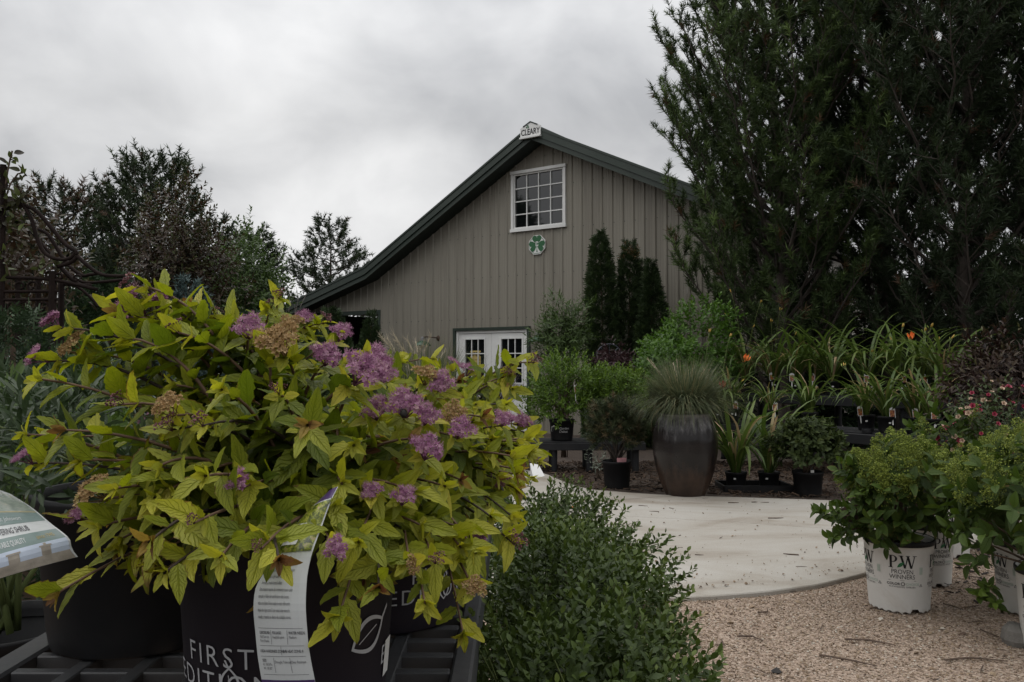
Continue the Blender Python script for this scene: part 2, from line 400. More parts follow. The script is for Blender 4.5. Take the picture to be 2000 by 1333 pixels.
def text2d(s, size=1., align='CENTER', off=0.0, shear=0., spacing=1.0):
    cu = bpy.data.curves.new('t', 'FONT'); cu.body = s; cu.align_x = align; cu.size = size; cu.resolution_u = 3; cu.offset = off; cu.shear = shear; cu.space_character = spacing
    ob = bpy.data.objects.new('t', cu); me = ob.to_mesh(); me.calc_loop_triangles()
    V = np.array([v.co[:] for v in me.vertices]).reshape(-1, 3); T = np.array([t.vertices[:] for t in me.loop_triangles]).reshape(-1, 3)
    ob.to_mesh_clear(); bpy.data.objects.remove(ob); bpy.data.curves.remove(cu)
    return V[:, :2], T
# ================================================================== GROUND
M_soil = plain('mulch_soil', (.052, .036, .026), .95, .5, 14, bump=.8, bscale=90)
xs = np.concatenate([np.linspace(-800, -30, 8), np.linspace(-24, 24, 33), np.linspace(30, 800, 8)])
ys = np.concatenate([np.linspace(-60, -4, 6), np.linspace(-2, 22, 49), np.linspace(26, 1200, 12)])
X, Y = np.meshgrid(xs, ys)
g = grid(np.stack([X, Y, gz(Y)], -1))
part('ground', g, M_soil, kind='structure', smooth=True)

def rpoly(pts, x):
    p = np.array(pts, float); return np.interp(x, p[:, 0], p[:, 1])
FAR = [(700, 893), (900, 905), (1000, 914), (1060, 923), (1110, 945), (1150, 956), (1235, 963), (1300, 967), (1430, 971), (1560, 975), (1640, 978), (1750, 988), (1900, 1000), (2200, 1012)]
JNT = [(700, 980), (900, 990), (1130, 1003), (1250, 1010), (1440, 1020), (1560, 1029), (1700, 1037), (1900, 1046), (2200, 1056)]
NEAR = [(700, 1172), (1290, 1168), (1400, 1163), (1500, 1155), (1600, 1141), (1690, 1119), (1800, 1088), (1900, 1066), (1990, 1058), (2200, 1060.5)]
M_conc, t_, b_, o_ = new_mat('concrete')
b_.inputs['Roughness'].default_value = .85
tc_ = N(t_, 'ShaderNodeTexCoord')
na = N(t_, 'ShaderNodeTexNoise', i_Scale=1.1, i_Detail=8.0, i_Roughness=.65, i_Distortion=.8); nb_ = N(t_, 'ShaderNodeTexNoise', i_Scale=160.0, i_Detail=3.0)
mpc = N(t_, 'ShaderNodeMapping'); mpc.inputs['Scale'].default_value = (.7, 1.6, 1); t_.links.new(tc_.outputs['Object'], mpc.inputs[0])
t_.links.new(mpc.outputs[0], na.inputs['Vector']); t_.links.new(tc_.outputs['Object'], nb_.inputs['Vector'])
ra = N(t_, 'ShaderNodeValToRGB'); el = ra.color_ramp.elements
el[0].position = .33; el[0].color = (.23, .195, .155, 1); el[1].position = .64; el[1].color = (.37, .35, .315, 1); el.new(.47).color = (.32, .295, .255, 1)
t_.links.new(na.outputs['Fac'], ra.inputs[0])
mm = N(t_, 'ShaderNodeMix', data_type='RGBA', blend_type='MULTIPLY'); mm.inputs[0].default_value = 1
rb = N(t_, 'ShaderNodeMapRange'); rb.inputs['From Min'].default_value = .3; rb.inputs['From Max'].default_value = .7; rb.inputs['To Min'].default_value = .86; rb.inputs['To Max'].default_value = 1.08
t_.links.new(nb_.outputs['Fac'], rb.inputs[0]); t_.links.new(ra.outputs[0], mm.inputs[6]); t_.links.new(rb.outputs[0], mm.inputs[7]); t_.links.new(mm.outputs[2], b_.inputs['Base Color'])
bp_ = N(t_, 'ShaderNodeBump', i_Strength=.25, i_Distance=.004); t_.links.new(nb_.outputs['Fac'], bp_.inputs['Height']); t_.links.new(bp_.outputs[0], b_.inputs['Normal'])
patio = bpy.data.objects.new('patio', None); COL.objects.link(patio); patio['kind'] = 'structure'
def slab(name, a, b, ga=0., gb=0., n=70, x0=700, x1=2200):
    x = np.linspace(x0, x1, n)
    fa = np.array([G(q, v, .03) for q, v in zip(x, rpoly(a, x))]); ne = np.array([G(q, v, .03) for q, v in zip(x, rpoly(b, x))])
    d = nrm(ne - fa); fa = fa + d * ga; ne = ne - d * gb
    lo = A(0, 0, -.09); e = d * .006; dn = A(0, 0, -.006)
    rows = np.stack([fa + lo, fa + dn, fa + e, ne - e, ne + dn, ne + lo])
    part(name, grid(rows), M_conc, patio)
slab('concrete_slab', FAR, JNT, 0, .005)
slab('concrete_slab', JNT, NEAR, .005, 0)
M_orange = plain('orange_paint', (.75, .22, .07), .8, .3, 40)
def zt(z): return z
M_joint = plain('dark_joint_dirt', (.09, .075, .06), .95, .3, 30)
def strip(pts, wd):
    q = []
    for i in range(len(pts) - 1):
        for t in np.linspace(0, 1, 8)[:-1]: q.append(G(pts[i][0] * (1-t) + pts[i+1][0] * t, pts[i][1] * (1-t) + pts[i+1][1] * t, .0312))
    q = np.array(q + [G(*pts[-1], .0312)]); d = nrm(np.gradient(q, axis=0)); s = np.stack([-d[:, 1], d[:, 0], 0 * d[:, 0]], -1) * (wd * (.5 + .5 * rng.random(len(q))))[:, None]
    return grid(np.stack([q - s, q + s], 1))
part('tooled_joint', strip([(1120, 994), (1170, 985), (1225, 976), (1280, 971), (1330, 969.5)], .004), M_joint, patio)
pm = np.array([G(q, v, .0345) for q, v in [(1103, 991), (1112, 988), (1128, 989), (1131, 992), (1118, 994), (1108, 994)]])
c0 = pm.mean(0); part('paint_mark', (np.concatenate([pm, c0[None]]), [np.array([[i, (i+1) % 6, 6] for i in range(6)])]), M_orange, patio, label='orange paint mark')

M_gravel, t_, b_, o_ = new_mat('gravel_bed')
b_.inputs['Roughness'].default_value = .95
tc_ = N(t_, 'ShaderNodeTexCoord'); vo = N(t_, 'ShaderNodeTexVoronoi', i_Scale=120.0); t_.links.new(tc_.outputs['Object'], vo.inputs['Vector'])
sp = N(t_, 'ShaderNodeSeparateColor'); t_.links.new(vo.outputs['Color'], sp.inputs[0])
ra = N(t_, 'ShaderNodeValToRGB'); el = ra.color_ramp.elements
el[0].position = 0; el[0].color = (.12, .085, .06, 1); el[1].position = 1; el[1].color = (.42, .34, .27, 1); el.new(.4).color = (.26, .19, .14, 1); el.new(.75).color = (.33, .245, .185, 1)
t_.links.new(sp.outputs[0], ra.inputs[0]); t_.links.new(ra.outputs[0], b_.inputs['Base Color'])
bp_ = N(t_, 'ShaderNodeBump', i_Strength=1.0, i_Distance=.006); bp_.invert = True; t_.links.new(vo.outputs['Distance'], bp_.inputs['Height']); t_.links.new(bp_.outputs[0], b_.inputs['Normal'])
x = np.linspace(700, 2400, 60)
fa = np.array([G(q, v - 12, .006) for q, v in zip(x, rpoly(NEAR, x))]); ne = np.stack([np.linspace(-1.0, 7.0, 60), np.full(60, .2), np.full(60, .006)], -1)
part('gravel', grid(np.stack([fa * (1-t) + ne * t for t in np.linspace(0, 1, 12)])), M_gravel, kind='structure')

def rampmat(name, cols, rough=.9):
    return leafmat(name, [(i / (len(cols) - 1), c) for i, c in enumerate(cols)], transl=0, rough=rough)
OCT_V = np.array([[1,0,0],[.2,.9,0],[-.8,.55,0],[-.9,-.4,0],[.1,-1,0],[.75,-.6,0],[.1,.1,.55],[0,0,-.4]])
OCT_T = np.array([[i, (i+1) % 6, 6] for i in range(6)] + [[(i+1) % 6, i, 7] for i in range(6)])
def pebbles(n, xr, yr, smin, smax, inside):
    p = np.stack([rng.uniform(*xr, n), rng.uniform(*yr, n), np.zeros(n)], -1); p = p[inside(p)]
    s = smin + (smax - smin) * rng.random(len(p)) ** 3
    d = np.stack([rng.normal(size=len(p)), rng.normal(size=len(p)), rng.normal(size=len(p)) * .2], -1)
    up = nrm(A(0, 0, 1) + rng.normal(size=(len(p), 3)) * .35); p[:, 2] = .008 + s * .12
    return inst((OCT_V, OCT_T, np.zeros((8, 2))), p, d, up, s, rng.random(len(p)))
def px_of(p):
    q = p - CAMP; c, s = math.cos(PITCH), math.sin(PITCH)
    yy = q[:, 1] * c + q[:, 2] * s; zz = -q[:, 1] * s + q[:, 2] * c
    return 1000 + F * q[:, 0] / yy, 666.5 - F * zz / yy
def in_gravel(p):
    a, b = px_of(p); return (b > rpoly(NEAR, a) + 3) & (a > 1180) & (a < 2080) & (b < 1400)
M_peb = rampmat('pebble', [(.09, .06, .045), (.205, .15, .098), (.27, .203, .137), (.175, .12, .08), (.32, .25, .18), (.44, .40, .34)])
v, f, u, t = pebbles(52000, (.2, 4.2), (2.5, 5.3), .003, .0068, in_gravel)
mobj('pebbles', mesh_np('pebbles', v, f, tint=t), M_peb, kind='stuff')
v, f, u, t = pebbles(700, (.2, 4.2), (2.5, 5.3), .007, .020, in_gravel)
mobj('larger_pebbles', mesh_np('larger_pebbles', v, f, tint=t), M_peb, kind='stuff')

CHIP = (np.array([[-.2,-1,0],[.2,-.9,0],[.25,.9,.05],[-.15,1,0],[-.15,-.9,.14],[.15,-.8,.12],[.18,.8,.16],[-.1,.85,.13]]), np.concatenate([[[a,b,c],[a,c,d]] for a,b,c,d in BF]), np.zeros((8, 2)))
def chips(n, xr, yr, s0, s1, inside=None, z=.004):
    p = np.stack([rng.uniform(*xr, n), rng.uniform(*yr, n), np.zeros(n)], -1)
    if inside is not None: p = p[inside(p)]
    n = len(p); p[:, 2] = gz(p[:, 1]) + z + rng.random(n) * .022
    d = np.stack([rng.normal(size=n), rng.normal(size=n), rng.normal(size=n) * .3], -1)
    return inst(CHIP, p, d, nrm(A(0, 0, 1) + rng.normal(size=(n, 3)) * .5), s0 + (s1 - s0) * rng.random(n) ** 2, rng.random(n))
def off_patio(p):
    a, b = px_of(p); return ((b < rpoly(FAR, a) - 1) | (a < 640)) & (a > -200) & (a < 2200)
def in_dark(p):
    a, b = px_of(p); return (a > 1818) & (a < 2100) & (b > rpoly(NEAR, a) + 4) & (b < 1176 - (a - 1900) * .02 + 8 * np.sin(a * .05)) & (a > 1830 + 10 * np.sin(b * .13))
M_chip = rampmat('bark_chip', [(.018, .012, .009), (.05, .032, .022), (.085, .055, .036), (.035, .022, .016), (.12, .085, .06)])
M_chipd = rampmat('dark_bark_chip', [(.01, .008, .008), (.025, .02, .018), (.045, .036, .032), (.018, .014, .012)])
gs = [chips(11000, (-.6, 5.2), (6.9, 10.5), .012, .05, off_patio), chips(6000, (-4.2, -.72), (2.2, 6.5), .012, .045)]
mobj('bark_mulch', mesh_np('bark_mulch', *join([(q[0], q[1]) for q in gs]), tint=np.concatenate([q[3] for q in gs])), M_chip, kind='stuff')
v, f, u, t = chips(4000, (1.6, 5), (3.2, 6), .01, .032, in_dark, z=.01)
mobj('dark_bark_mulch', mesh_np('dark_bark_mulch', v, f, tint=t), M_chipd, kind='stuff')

# litter: twigs, dry leaves and grit lying on the slab and gravel
def curved_twig(p, ang, L, r, z):
    a = ang + rng.normal() * .3; m = p + A(math.cos(ang), math.sin(ang), 0) * L * .5; e_ = m + A(math.cos(a), math.sin(a), 0) * L * .5
    return tube(np.array([p, m, e_]) + A(0, 0, z), [r, r, r * .5], 4)
tw = []
for _ in range(160):
    q = A(rng.uniform(.3, 4), rng.uniform(2.6, 7.2), 0); a, b = px_of(q[None]); a, b = a[0], b[0]
    if not (1180 < a < 2000) or b < rpoly(FAR, a): continue
    on = b < rpoly(NEAR, a)
    if on and rng.random() < .45: continue
    L = rng.uniform(.02, .09) * (1 if on else 1.5); tw.append(curved_twig(q, rng.random() * 6.28, L, rng.uniform(.0012, .0035), .034 if on else .014))
for (a, b, L, an) in [(1422, 990, .09, -.1), (1468, 989, .05, .1), (1560, 1095, .09, 2.9), (1500, 1021, .12, -.05), (1700, 1195, .2, .35), (1440, 1250, .13, 0), (1650, 1256, .2, -.1), (1600, 1287, .22, -.5), (1845, 1297, .25, .2), (1480, 1203, .1, .2)]:
    tw.append(curved_twig(G(a, b, 0), an, L, .004, .034 if b < rpoly(NEAR, a) else .016))
M_twig = plain('dry_twig', (.075, .05, .035), .9, .4, 60)
part('fallen_twigs', join(tw), M_twig, kind='stuff')
v, f, u, t = pebbles(5200, (.3, 4.2), (4.0, 7.2), .003, .010, lambda p: (px_of(p)[1] < rpoly(NEAR, px_of(p)[0]) - 1) & (px_of(p)[1] > rpoly(FAR, px_of(p)[0]) + 2) & (rng.random(len(p)) < np.clip(np.exp((px_of(p)[1] - rpoly(NEAR, px_of(p)[0])) / 22.) + .07, .05, 1)))
v = v + A(0, 0, .028)
mobj('grit', mesh_np('grit', v, f, tint=t * .55), M_peb, kind='stuff')

# ================================================================== BARN
BU = A(.8237, -.5670, 0); BN = A(-.5670, -.8237, 0); B0 = P(1050, 709, 17.0); B0[2] = 0
def WP(s, z, off=0.): return B0 + BU * s + BN * off + A(0, 0, z)
BASE = -.3
M_siding = plain('tan_metal_siding', (.235, .217, .178), .5, .07, 1.2, dirt=(.105, .09, .07), dirt_amt=.6, stretch=(4, 4, .25), spec=.35)
M_green = plain('dark_green_metal', (.017, .029, .020), .5, .12, 3, dirt=(.05, .06, .05), dirt_amt=.3)
M_soffit = plain('dark_green_soffit', (.016, .028, .024), .6, .1, 3)
M_white = plain('white_trim', (.72, .72, .70), .5, .05, 3, dirt=(.42, .40, .36), dirt_amt=.35)
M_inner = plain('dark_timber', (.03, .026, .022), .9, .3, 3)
M_glass, t_, b_, o_ = new_mat('window_glass')
b_.inputs['Base Color'].default_value = (.006, .007, .008, 1); b_.inputs['Roughness'].default_value = .03; b_.inputs['Specular IOR Level'].default_value = .95
barn = thing('barn', 'tan metal barn with dark green roof edge, gable window and white double doors', 'barn', WP(0, BASE))
SP = [(-7.62, 2.575), (-4.543, 3.455), (.13, 6.03), (5.3, 3.56)]
def RZ(s): return float(np.interp(s, [q[0] for q in SP], [q[1] for q in SP]))
def opens(s):                                   # openings in the siding: list of (z0, z1) at position s
    r = []
    if -7.29 < s < -4.51: r.append((BASE - 1, min(2.37, 2.11 + (s + 7.29) * .62)))
    if -2.14 < s < -.24: r.append((BASE - 1, 1.90))
    if -.60 < s < .65: r.append((4.0, 5.21))
    return r
S_L, S_R = -7.69, 4.9
brk = [-7.29, -6.87, -4.51, -2.14, -.24, -.60, .65, -4.543, .13]
def ngon(n, r, a0=0): return np.array([[r * math.cos(a0 + i * 2 * math.pi / n), r * math.sin(a0 + i * 2 * math.pi / n)] for i in range(n)])
pw = .915; k = 0; s0 = S_L
while s0 < S_R:
    s1 = min(s0 + pw, S_R); pr = [(s0, 0.0), (s1, 0.0)]
    for j in range(4):
        c = s0 + .05 + j * pw / 4
        pr += [(c - .034, 0), (c - .013, .021), (c + .013, .021), (c + .034, 0)]
        for m_ in (.098, .152): pr += [(c + m_ - .014, 0), (c + m_, .0045), (c + m_ + .014, 0)]
    pr = sorted([q for q in pr if s0 <= q[0] <= s1])
    xs_ = [q[0] for q in pr]; hs_ = [q[1] for q in pr]
    allx = sorted(set([round(x, 4) for x in xs_] + [b for b in brk if s0 < b < s1]))
    V = []; Q = []
    for a, b in zip(allx[:-1], allx[1:]):
        if b - a < 1e-5: continue
        ha, hb = np.interp([a, b], xs_, hs_); mid = (a + b) / 2
        ops = sorted(opens(mid)); segs = []; lo = (BASE, BASE)
        for (z0, z1) in ops:
            if z0 > BASE: segs.append((lo, (z0, z0)))
            e_ = 1e-4
            za = [o for o in opens(a + e_) if o[0] == z0]; zb = [o for o in opens(b - e_) if o[0] == z0]
            lo = (za[0][1] if za else z1, zb[0][1] if zb else z1)
        segs.append((lo, (RZ(a) - .06, RZ(b) - .06)))
        for (l0, l1), (h0, h1) in segs:
            i = len(V); lap = .0025 * (k % 2); V += [WP(a, l0, ha + lap), WP(b, l1, hb + lap), WP(b, h1, hb + lap), WP(a, h0, ha + lap)]; Q.append([i, i+1, i+2, i+3])
    part('siding_panel', (np.array(V), [np.array(Q)]), M_siding, barn, world=True)
    s0 = s1; k += 1
scr = []
for i in range(int((S_R - S_L) / (pw / 4))):
    s = S_L + .05 + .03 + i * pw / 4 + .018
    for z in (.35, 1.25, 2.15, 3.05, 3.95, 4.85, 5.5):
        if z < RZ(s) - .15 and not any(a <= z <= b for a, b in opens(s)): scr.append(xf(prism(ngon(5, .0085), 0, .008, (A(0,0,0), BU, A(0,0,1), BN)), None, WP(s, z, .004)))
part('screws', join(scr), M_soffit, barn, world=True, kind='stuff')
def beam(segs, dz0, dz1, o0, o1):              # follows the roof line between two positions
    gs = []
    for a, b in segs:
        v = np.array([WP(s, RZ(s) + dz, o) for s in (a, b) for dz in (dz0, dz1) for o in (o0, o1)])
        gs.append((v, [np.array([[0,1,3,2],[4,6,7,5],[0,4,5,1],[2,3,7,6],[0,2,6,4],[1,5,7,3]])]))
    return join(gs)
SEG = [(-7.62, -4.543), (-4.543, .13), (.13, 5.3)]
for a, b in SEG:
    part('roof', beam([(a, b)], -.03, .015, -12, .47), M_green, barn, world=True)
    part('rake_trim', beam([(a, b)], -.175, -.032, .40, .455), M_green, barn, world=True)
    part('fascia_board', beam([(a, b)], -.285, -.178, .385, .425), M_green, barn, world=True)
    part('soffit', beam([(a, b)], -.27, -.25, .0, .383), M_soffit, barn, world=True)
part('ridge_cap', join([beam([(-.12, .13)], .017, .05, -12, .46), beam([(.13, .40)], .017, .05, -12, .46)]), M_green, barn, world=True)
def wbox(s0, s1, z0, z1, o0, o1):
    v = np.array([WP(s, z, o) for s in (s0, s1) for z in (z0, z1) for o in (o0, o1)])
    return v, [np.array([[0,1,3,2],[4,6,7,5],[0,4,5,1],[2,3,7,6],[0,2,6,4],[1,5,7,3]])]
part('wall', wbox(4.90, 4.93, BASE, 3.6, -12, .0), M_siding, barn, world=True)
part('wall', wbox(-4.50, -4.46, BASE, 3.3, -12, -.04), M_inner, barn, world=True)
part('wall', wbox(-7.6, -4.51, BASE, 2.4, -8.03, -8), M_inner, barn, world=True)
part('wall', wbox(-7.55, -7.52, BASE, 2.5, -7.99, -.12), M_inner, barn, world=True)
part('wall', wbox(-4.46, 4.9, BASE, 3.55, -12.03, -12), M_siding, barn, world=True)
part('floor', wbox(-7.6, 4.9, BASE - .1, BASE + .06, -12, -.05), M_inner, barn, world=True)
part('corner_trim', wbox(-7.76, -7.62, BASE, 2.36, -.1, .03), M_green, barn, world=True)
for o in (-4, -8): part('post', wbox(-7.7, -7.56, BASE, 2.36, o - .07, o + .07), M_inner, barn, world=True)
for a, b, z0, z1 in [(-6.87, -4.43, 2.37, 2.46), (-4.51, -4.43, BASE, 2.369)]:
    part('opening_trim', wbox(a, b, z0, z1, -.08, .035), M_green, barn, world=True)
v = np.array([WP(s, z, o) for s, z in [(-7.29, 2.11), (-7.29, 2.2), (-6.87, 2.458), (-6.872, 2.37)] for o in (-.08, .035)])
part('opening_trim', (v, [np.array([[0,1,3,2],[2,3,5,4],[4,5,7,6],[6,7,1,0],[0,2,4,6],[1,7,5,3]])]), M_green, barn, world=True)
part('opening_trim', wbox(-7.36, -7.292, BASE, 2.2, -.08, .035), M_green, barn, world=True)

# gable window
win = part('window', wbox(-.60, .65, 4.0, 5.21, -.08, -.05), M_inner, barn, world=True)
def sub(name, g, mat): return mobj(name, mesh_np(name, *g), mat, win, world=False)
def wsub(name, g, mat, par):
    o = part(name, g, mat, par); o.matrix_parent_inverse = Matrix.Identity(4)
    return o
# (sub-parts of the window are kept in its own coordinates, which equal world coordinates)
wsub('frame', wbox(-.645, -.592, 4.03, 5.19, -.045, .045), M_white, win); wsub('frame', wbox(.646, .699, 4.03, 5.19, -.045, .045), M_white, win)
wsub('head_trim', wbox(-.66, .714, 5.192, 5.255, -.045, .06), M_white, win)
wsub('sill', wbox(-.66, .714, 3.963, 4.028, -.045, .062), M_white, win)
gx = np.linspace(-.562, .616, 5); gzv = np.linspace(4.06, 5.16, 5)
wsub('sash', join([wbox(-.590, -.562, 4.031, 5.189, -.04, .02), wbox(.616, .644, 4.031, 5.189, -.04, .02), wbox(-.562, .616, 4.031, 4.06, -.04, .02), wbox(-.562, .616, 5.16, 5.189, -.04, .02)]), M_white, win)
for i in range(4):
    for j in range(4): wsub('pane', wbox(gx[i], gx[i+1], gzv[j], gzv[j+1], -.03, -.022), M_glass, win)
for i in (1, 2, 3):
    wsub('muntin', wbox(gx[i] - .011, gx[i] + .011, 4.06, 5.16, -.02, .004), M_white, win)
    wsub('muntin', wbox(-.562, .616, gzv[i] - .011, gzv[i] + .011, -.019, .002), M_white, win)
# double doors
part('door_trim', join([wbox(-2.21, -2.142, BASE, 1.902, -.05, .05), wbox(-.238, -.17, BASE, 1.902, -.05, .05), wbox(-2.21, -.17, 1.904, 1.965, -.05, .055)]), M_green, barn, world=True)
part('door_frame', join([wbox(-2.14, -2.085, BASE, 1.845, -.05, .012), wbox(-.295, -.24, BASE, 1.845, -.05, .012), wbox(-2.14, -.24, 1.847, 1.90, -.05, .012)]), M_white, barn, world=True)
M_brass = plain('dull_metal', (.35, .34, .32), .35, .1, 5, metal=1.)
for a, b, ga, gb in [(-2.082, -1.192, -1.90, -1.375), (-1.186, -.298, -.925, -.395)]:
    leaf = part('door', join([wbox(a, ga, BASE + .02, 1.842, -.05, -.012), wbox(gb, b, BASE + .02, 1.842, -.05, -.012), wbox(ga, gb, 1.71, 1.842, -.05, -.012), wbox(ga, gb, BASE + .02, .78, -.05, -.012)]), M_white, barn, world=True)
    wsub('lite_frame', join([wbox(ga - .035, ga, .745, 1.745, -.0115, .004), wbox(gb, gb + .035, .745, 1.745, -.0115, .004), wbox(ga, gb, 1.71, 1.745, -.0115, .004), wbox(ga, gb, .745, .78, -.0115, .004)]), M_white, leaf)
    hx = np.linspace(ga, gb, 4); hz = np.linspace(.78, 1.71, 4)
    for i in range(3):
        for j in range(3): wsub('pane', wbox(hx[i], hx[i+1], hz[j], hz[j+1], -.04, -.03), M_glass, leaf)
    for i in (1, 2):
        wsub('muntin', wbox(hx[i] - .01, hx[i] + .01, .78, 1.71, -.016, -.004), M_white, leaf)
        wsub('muntin', wbox(ga, gb, hz[i] - .01, hz[i] + .01, -.015, -.003), M_white, leaf)
    hs0 = -1.25 if a < -2 else -1.13
    wsub('handle', join([tube([WP(hs0, .72, -.012), WP(hs0, .72, .04), WP(hs0 + (.1 if a > -2 else -.1), .72, .045)], .012, 6)]), M_brass, leaf)

# signs
def flat(V2, T, s, z, o, sx=1.0):
    return np.array([WP(s + x * sx, z + y, o) for x, y in V2]), [T]
M_black = plain('black_print', (.012, .012, .013), .6, .1, 20)
M_yel = plain('yellow_paper', (.50, .38, .13), .7, .12, 8)
def wsign(name, label, s, z, o): return thing(name, label, 'sign', WP(s, z, o))
sg = wsign('open_sign', 'yellow paper sign reading OPEN in the left door window', -1.635, 1.30, -.02)
part('paper', wbox(-1.775, -1.495, 1.055, 1.465, -.029, -.025), M_yel, sg, world=True)
V, T = text2d('OPEN', .125, off=.003); part('lettering', flat(V, T, -1.635, 1.345, -.0235, .92), M_black, sg, world=True)
gs = []
for i, tx in enumerate(['HOURS MON-SAT', '9 AM - 5 PM', 'SUN 11-4']):
    V, T = text2d(tx, .042); gs.append(flat(V, T, -1.635, 1.25 - i * .06, -.0235))
part('small_print', join(gs), M_black, sg, world=True)
sg = wsign('distance_sign', 'yellow paper sign reading STAY 6FT APART below the open sign', -1.6, .9, -.02)
part('paper', wbox(-1.72, -1.50, .80, 1.04, -.029, -.025), M_yel, sg, world=True)
gs = []
for i, tx in enumerate(['STAY 6FT', 'APART']):
    V, T = text2d(tx, .055); gs.append(flat(V, T, -1.61, .97 - i * .07, -.0235))
part('lettering', join(gs), M_black, sg, world=True)

M_clov = plain('clover_green', (.015, .105, .035), .5, .08, 6)
def pl(s, z, o): return (WP(s, z, o), BU, A(0, 0, 1), BN)
sg = thing('shamrock_sign', 'white octagonal sign with green shamrock and letter C below the gable window', 'sign', WP(.015, 3.65, .03))
part('plate', prism(ngon(8, .215, math.pi / 8), .02, .045, pl(.015, 3.65, 0)), M_white, sg, world=True)
o8 = ngon(8, .198, math.pi / 8); i8 = ngon(8, .186, math.pi / 8)
part('border', (np.array([WP(.015 + q[0], 3.65 + q[1], .0465) for q in np.concatenate([o8, i8])]), [np.array([[i, (i+1) % 8, 8 + (i+1) % 8, 8 + i] for i in range(8)])]), M_clov, sg, world=True)
def heart(cx, cy, r, ang):
    t = np.linspace(0, 2 * np.pi, 28, endpoint=False); x = 16 * np.sin(t) ** 3; y = 13 * np.cos(t) - 5 * np.cos(2*t) - 2 * np.cos(3*t) - np.cos(4*t) + 17
    q = np.stack([x, y], -1) / 17 * r; c, s = math.cos(ang), math.sin(ang)
    return np.stack([cx + q[:, 0] * c - q[:, 1] * s, cy + q[:, 0] * s + q[:, 1] * c], -1)
for i, an in enumerate((0, 1.9, -1.9)):
    part('clover_leaf', prism(heart(.022 * math.sin(an), -.022 * math.cos(an), .122, an), .0462, .0485 + i * .0006, pl(.015, 3.66, 0)), M_clov, sg, world=True)
st = np.array([[-.012, -.16], [.016, -.165], [.006, -.1], [.008, 0], [-.008, 0], [-.004, -.1]])
part('clover_stem', prism(st, .0462, .0482, pl(.015, 3.66, 0)), M_clov, sg, world=True)
cl = [(-.032, .03, .036, .052), (-.032, .03, -.045, -.029), (-.032, -.014, -.029, .036)]
part('lettering', join([prism(np.array([[a, c], [b, c], [b, d], [a, d]]) , .0505, .052, pl(.02, 3.665, 0)) for a, b, c, d in cl] + [prism(np.array([[.013, .014], [.03, .014], [.03, .036], [.013, .036]]), .0505, .052, pl(.02, 3.665, 0)), prism(np.array([[.013, -.029], [.03, -.029], [.03, -.008], [.013, -.008]]), .0505, .052, pl(.02, 3.665, 0))]), M_white, sg, world=True)
sg = thing('ridge_sign', 'small white lettered sign with gabled top at the roof peak', 'sign', WP(.14, 5.9, .46))
ho = np.array([[-.245, -.12], [.245, -.12], [.245, .07], [.165, .105], [0, .185], [-.165, .105], [-.245, .07]])
part('plate', prism(ho, .459, .485, pl(.14, 5.92, 0)), M_white, sg, world=True)
part('bottom_lip', wbox(-.11, .39, 5.765, 5.797, .459, .52), M_white, sg, world=True)
V, T = text2d('CLEARY', .175, off=.004); part('lettering', flat(V, T, .14, 5.835, .4875, .72), M_black, sg, world=True)
part('gable_line', join([prism(np.array([[-.18, .105], [0, .19], [0, .165], [-.17, .085]]), .4855, .495, pl(.14, 5.92, 0)), prism(np.array([[0, .19], [.18, .105], [.17, .085], [0, .165]]), .4855, .495, pl(.14, 5.92, 0))]), M_soffit, sg, world=True)
part('clover_leaf', join([prism(heart(0, 0, .022, an), .486, .488, pl(.075, 6.0, 0)) for an in (0, 2, -2)]), M_clov, sg, world=True)

# gooseneck barn lamps
M_lamp = plain('green_enamel', (.016, .062, .03), .4, .15, 8, dirt=(.06, .05, .035), dirt_amt=.4)
M_rust = plain('rusty_iron', (.075, .042, .03), .8, .35, 12, bump=.2)
M_galv = plain('galvanised', (.14, .14, .135), .5, .15, 10)
for s, z, lab in [(-2.653, 1.755, 'green barn lamp on a rusty arm left of the doors, above the tall grass'), (.35, 1.80, 'green barn lamp right of the white doors')]:
    L = thing('barn_lamp', lab, 'lamp', WP(s, z, 0), 'barn lamps beside the doors')
    Mw = np.stack([BU, BN, A(0, 0, 1)], -1)
    def lp(name, g, mat, smooth=True): return part(name, (np.asarray(g[0]) @ Mw.T, g[1]), mat, L, smooth=smooth)
    lp('wall_plate', xf(lathe([(0, .035), (.04, .03), (.06, .022), (.062, 0)], 16), np.array([[1,0,0],[0,0,1],[0,-1,0.]]), (0, 0, 0)), M_rust)
    lp('arm', tube([(0, .02, 0), (0, .2, .012), (0, .42, .02), (0, .52, .012), (0, .55, -.01)], .013, 8), M_rust)
    lp('socket', xf(lathe([(0, .07), (.03, .068), (.042, .04), (.045, 0), (.05, -.02)], 16), None, (0, .55, -.05)), M_galv)
    lp('shade', xf(lathe([(.045, 0), (.07, -.015), (.12, -.045), (.165, -.085), (.185, -.11), (.182, -.116), (.16, -.09), (.115, -.055), (.06, -.02)], 28), None, (0, .55, -.065)), M_lamp)
    lp('bulb', xf(lathe([(.0, -.17), (.03, -.16), (.045, -.13), (.04, -.09), (.025, -.05)], 14), None, (0, .55, -.065)), M_white)
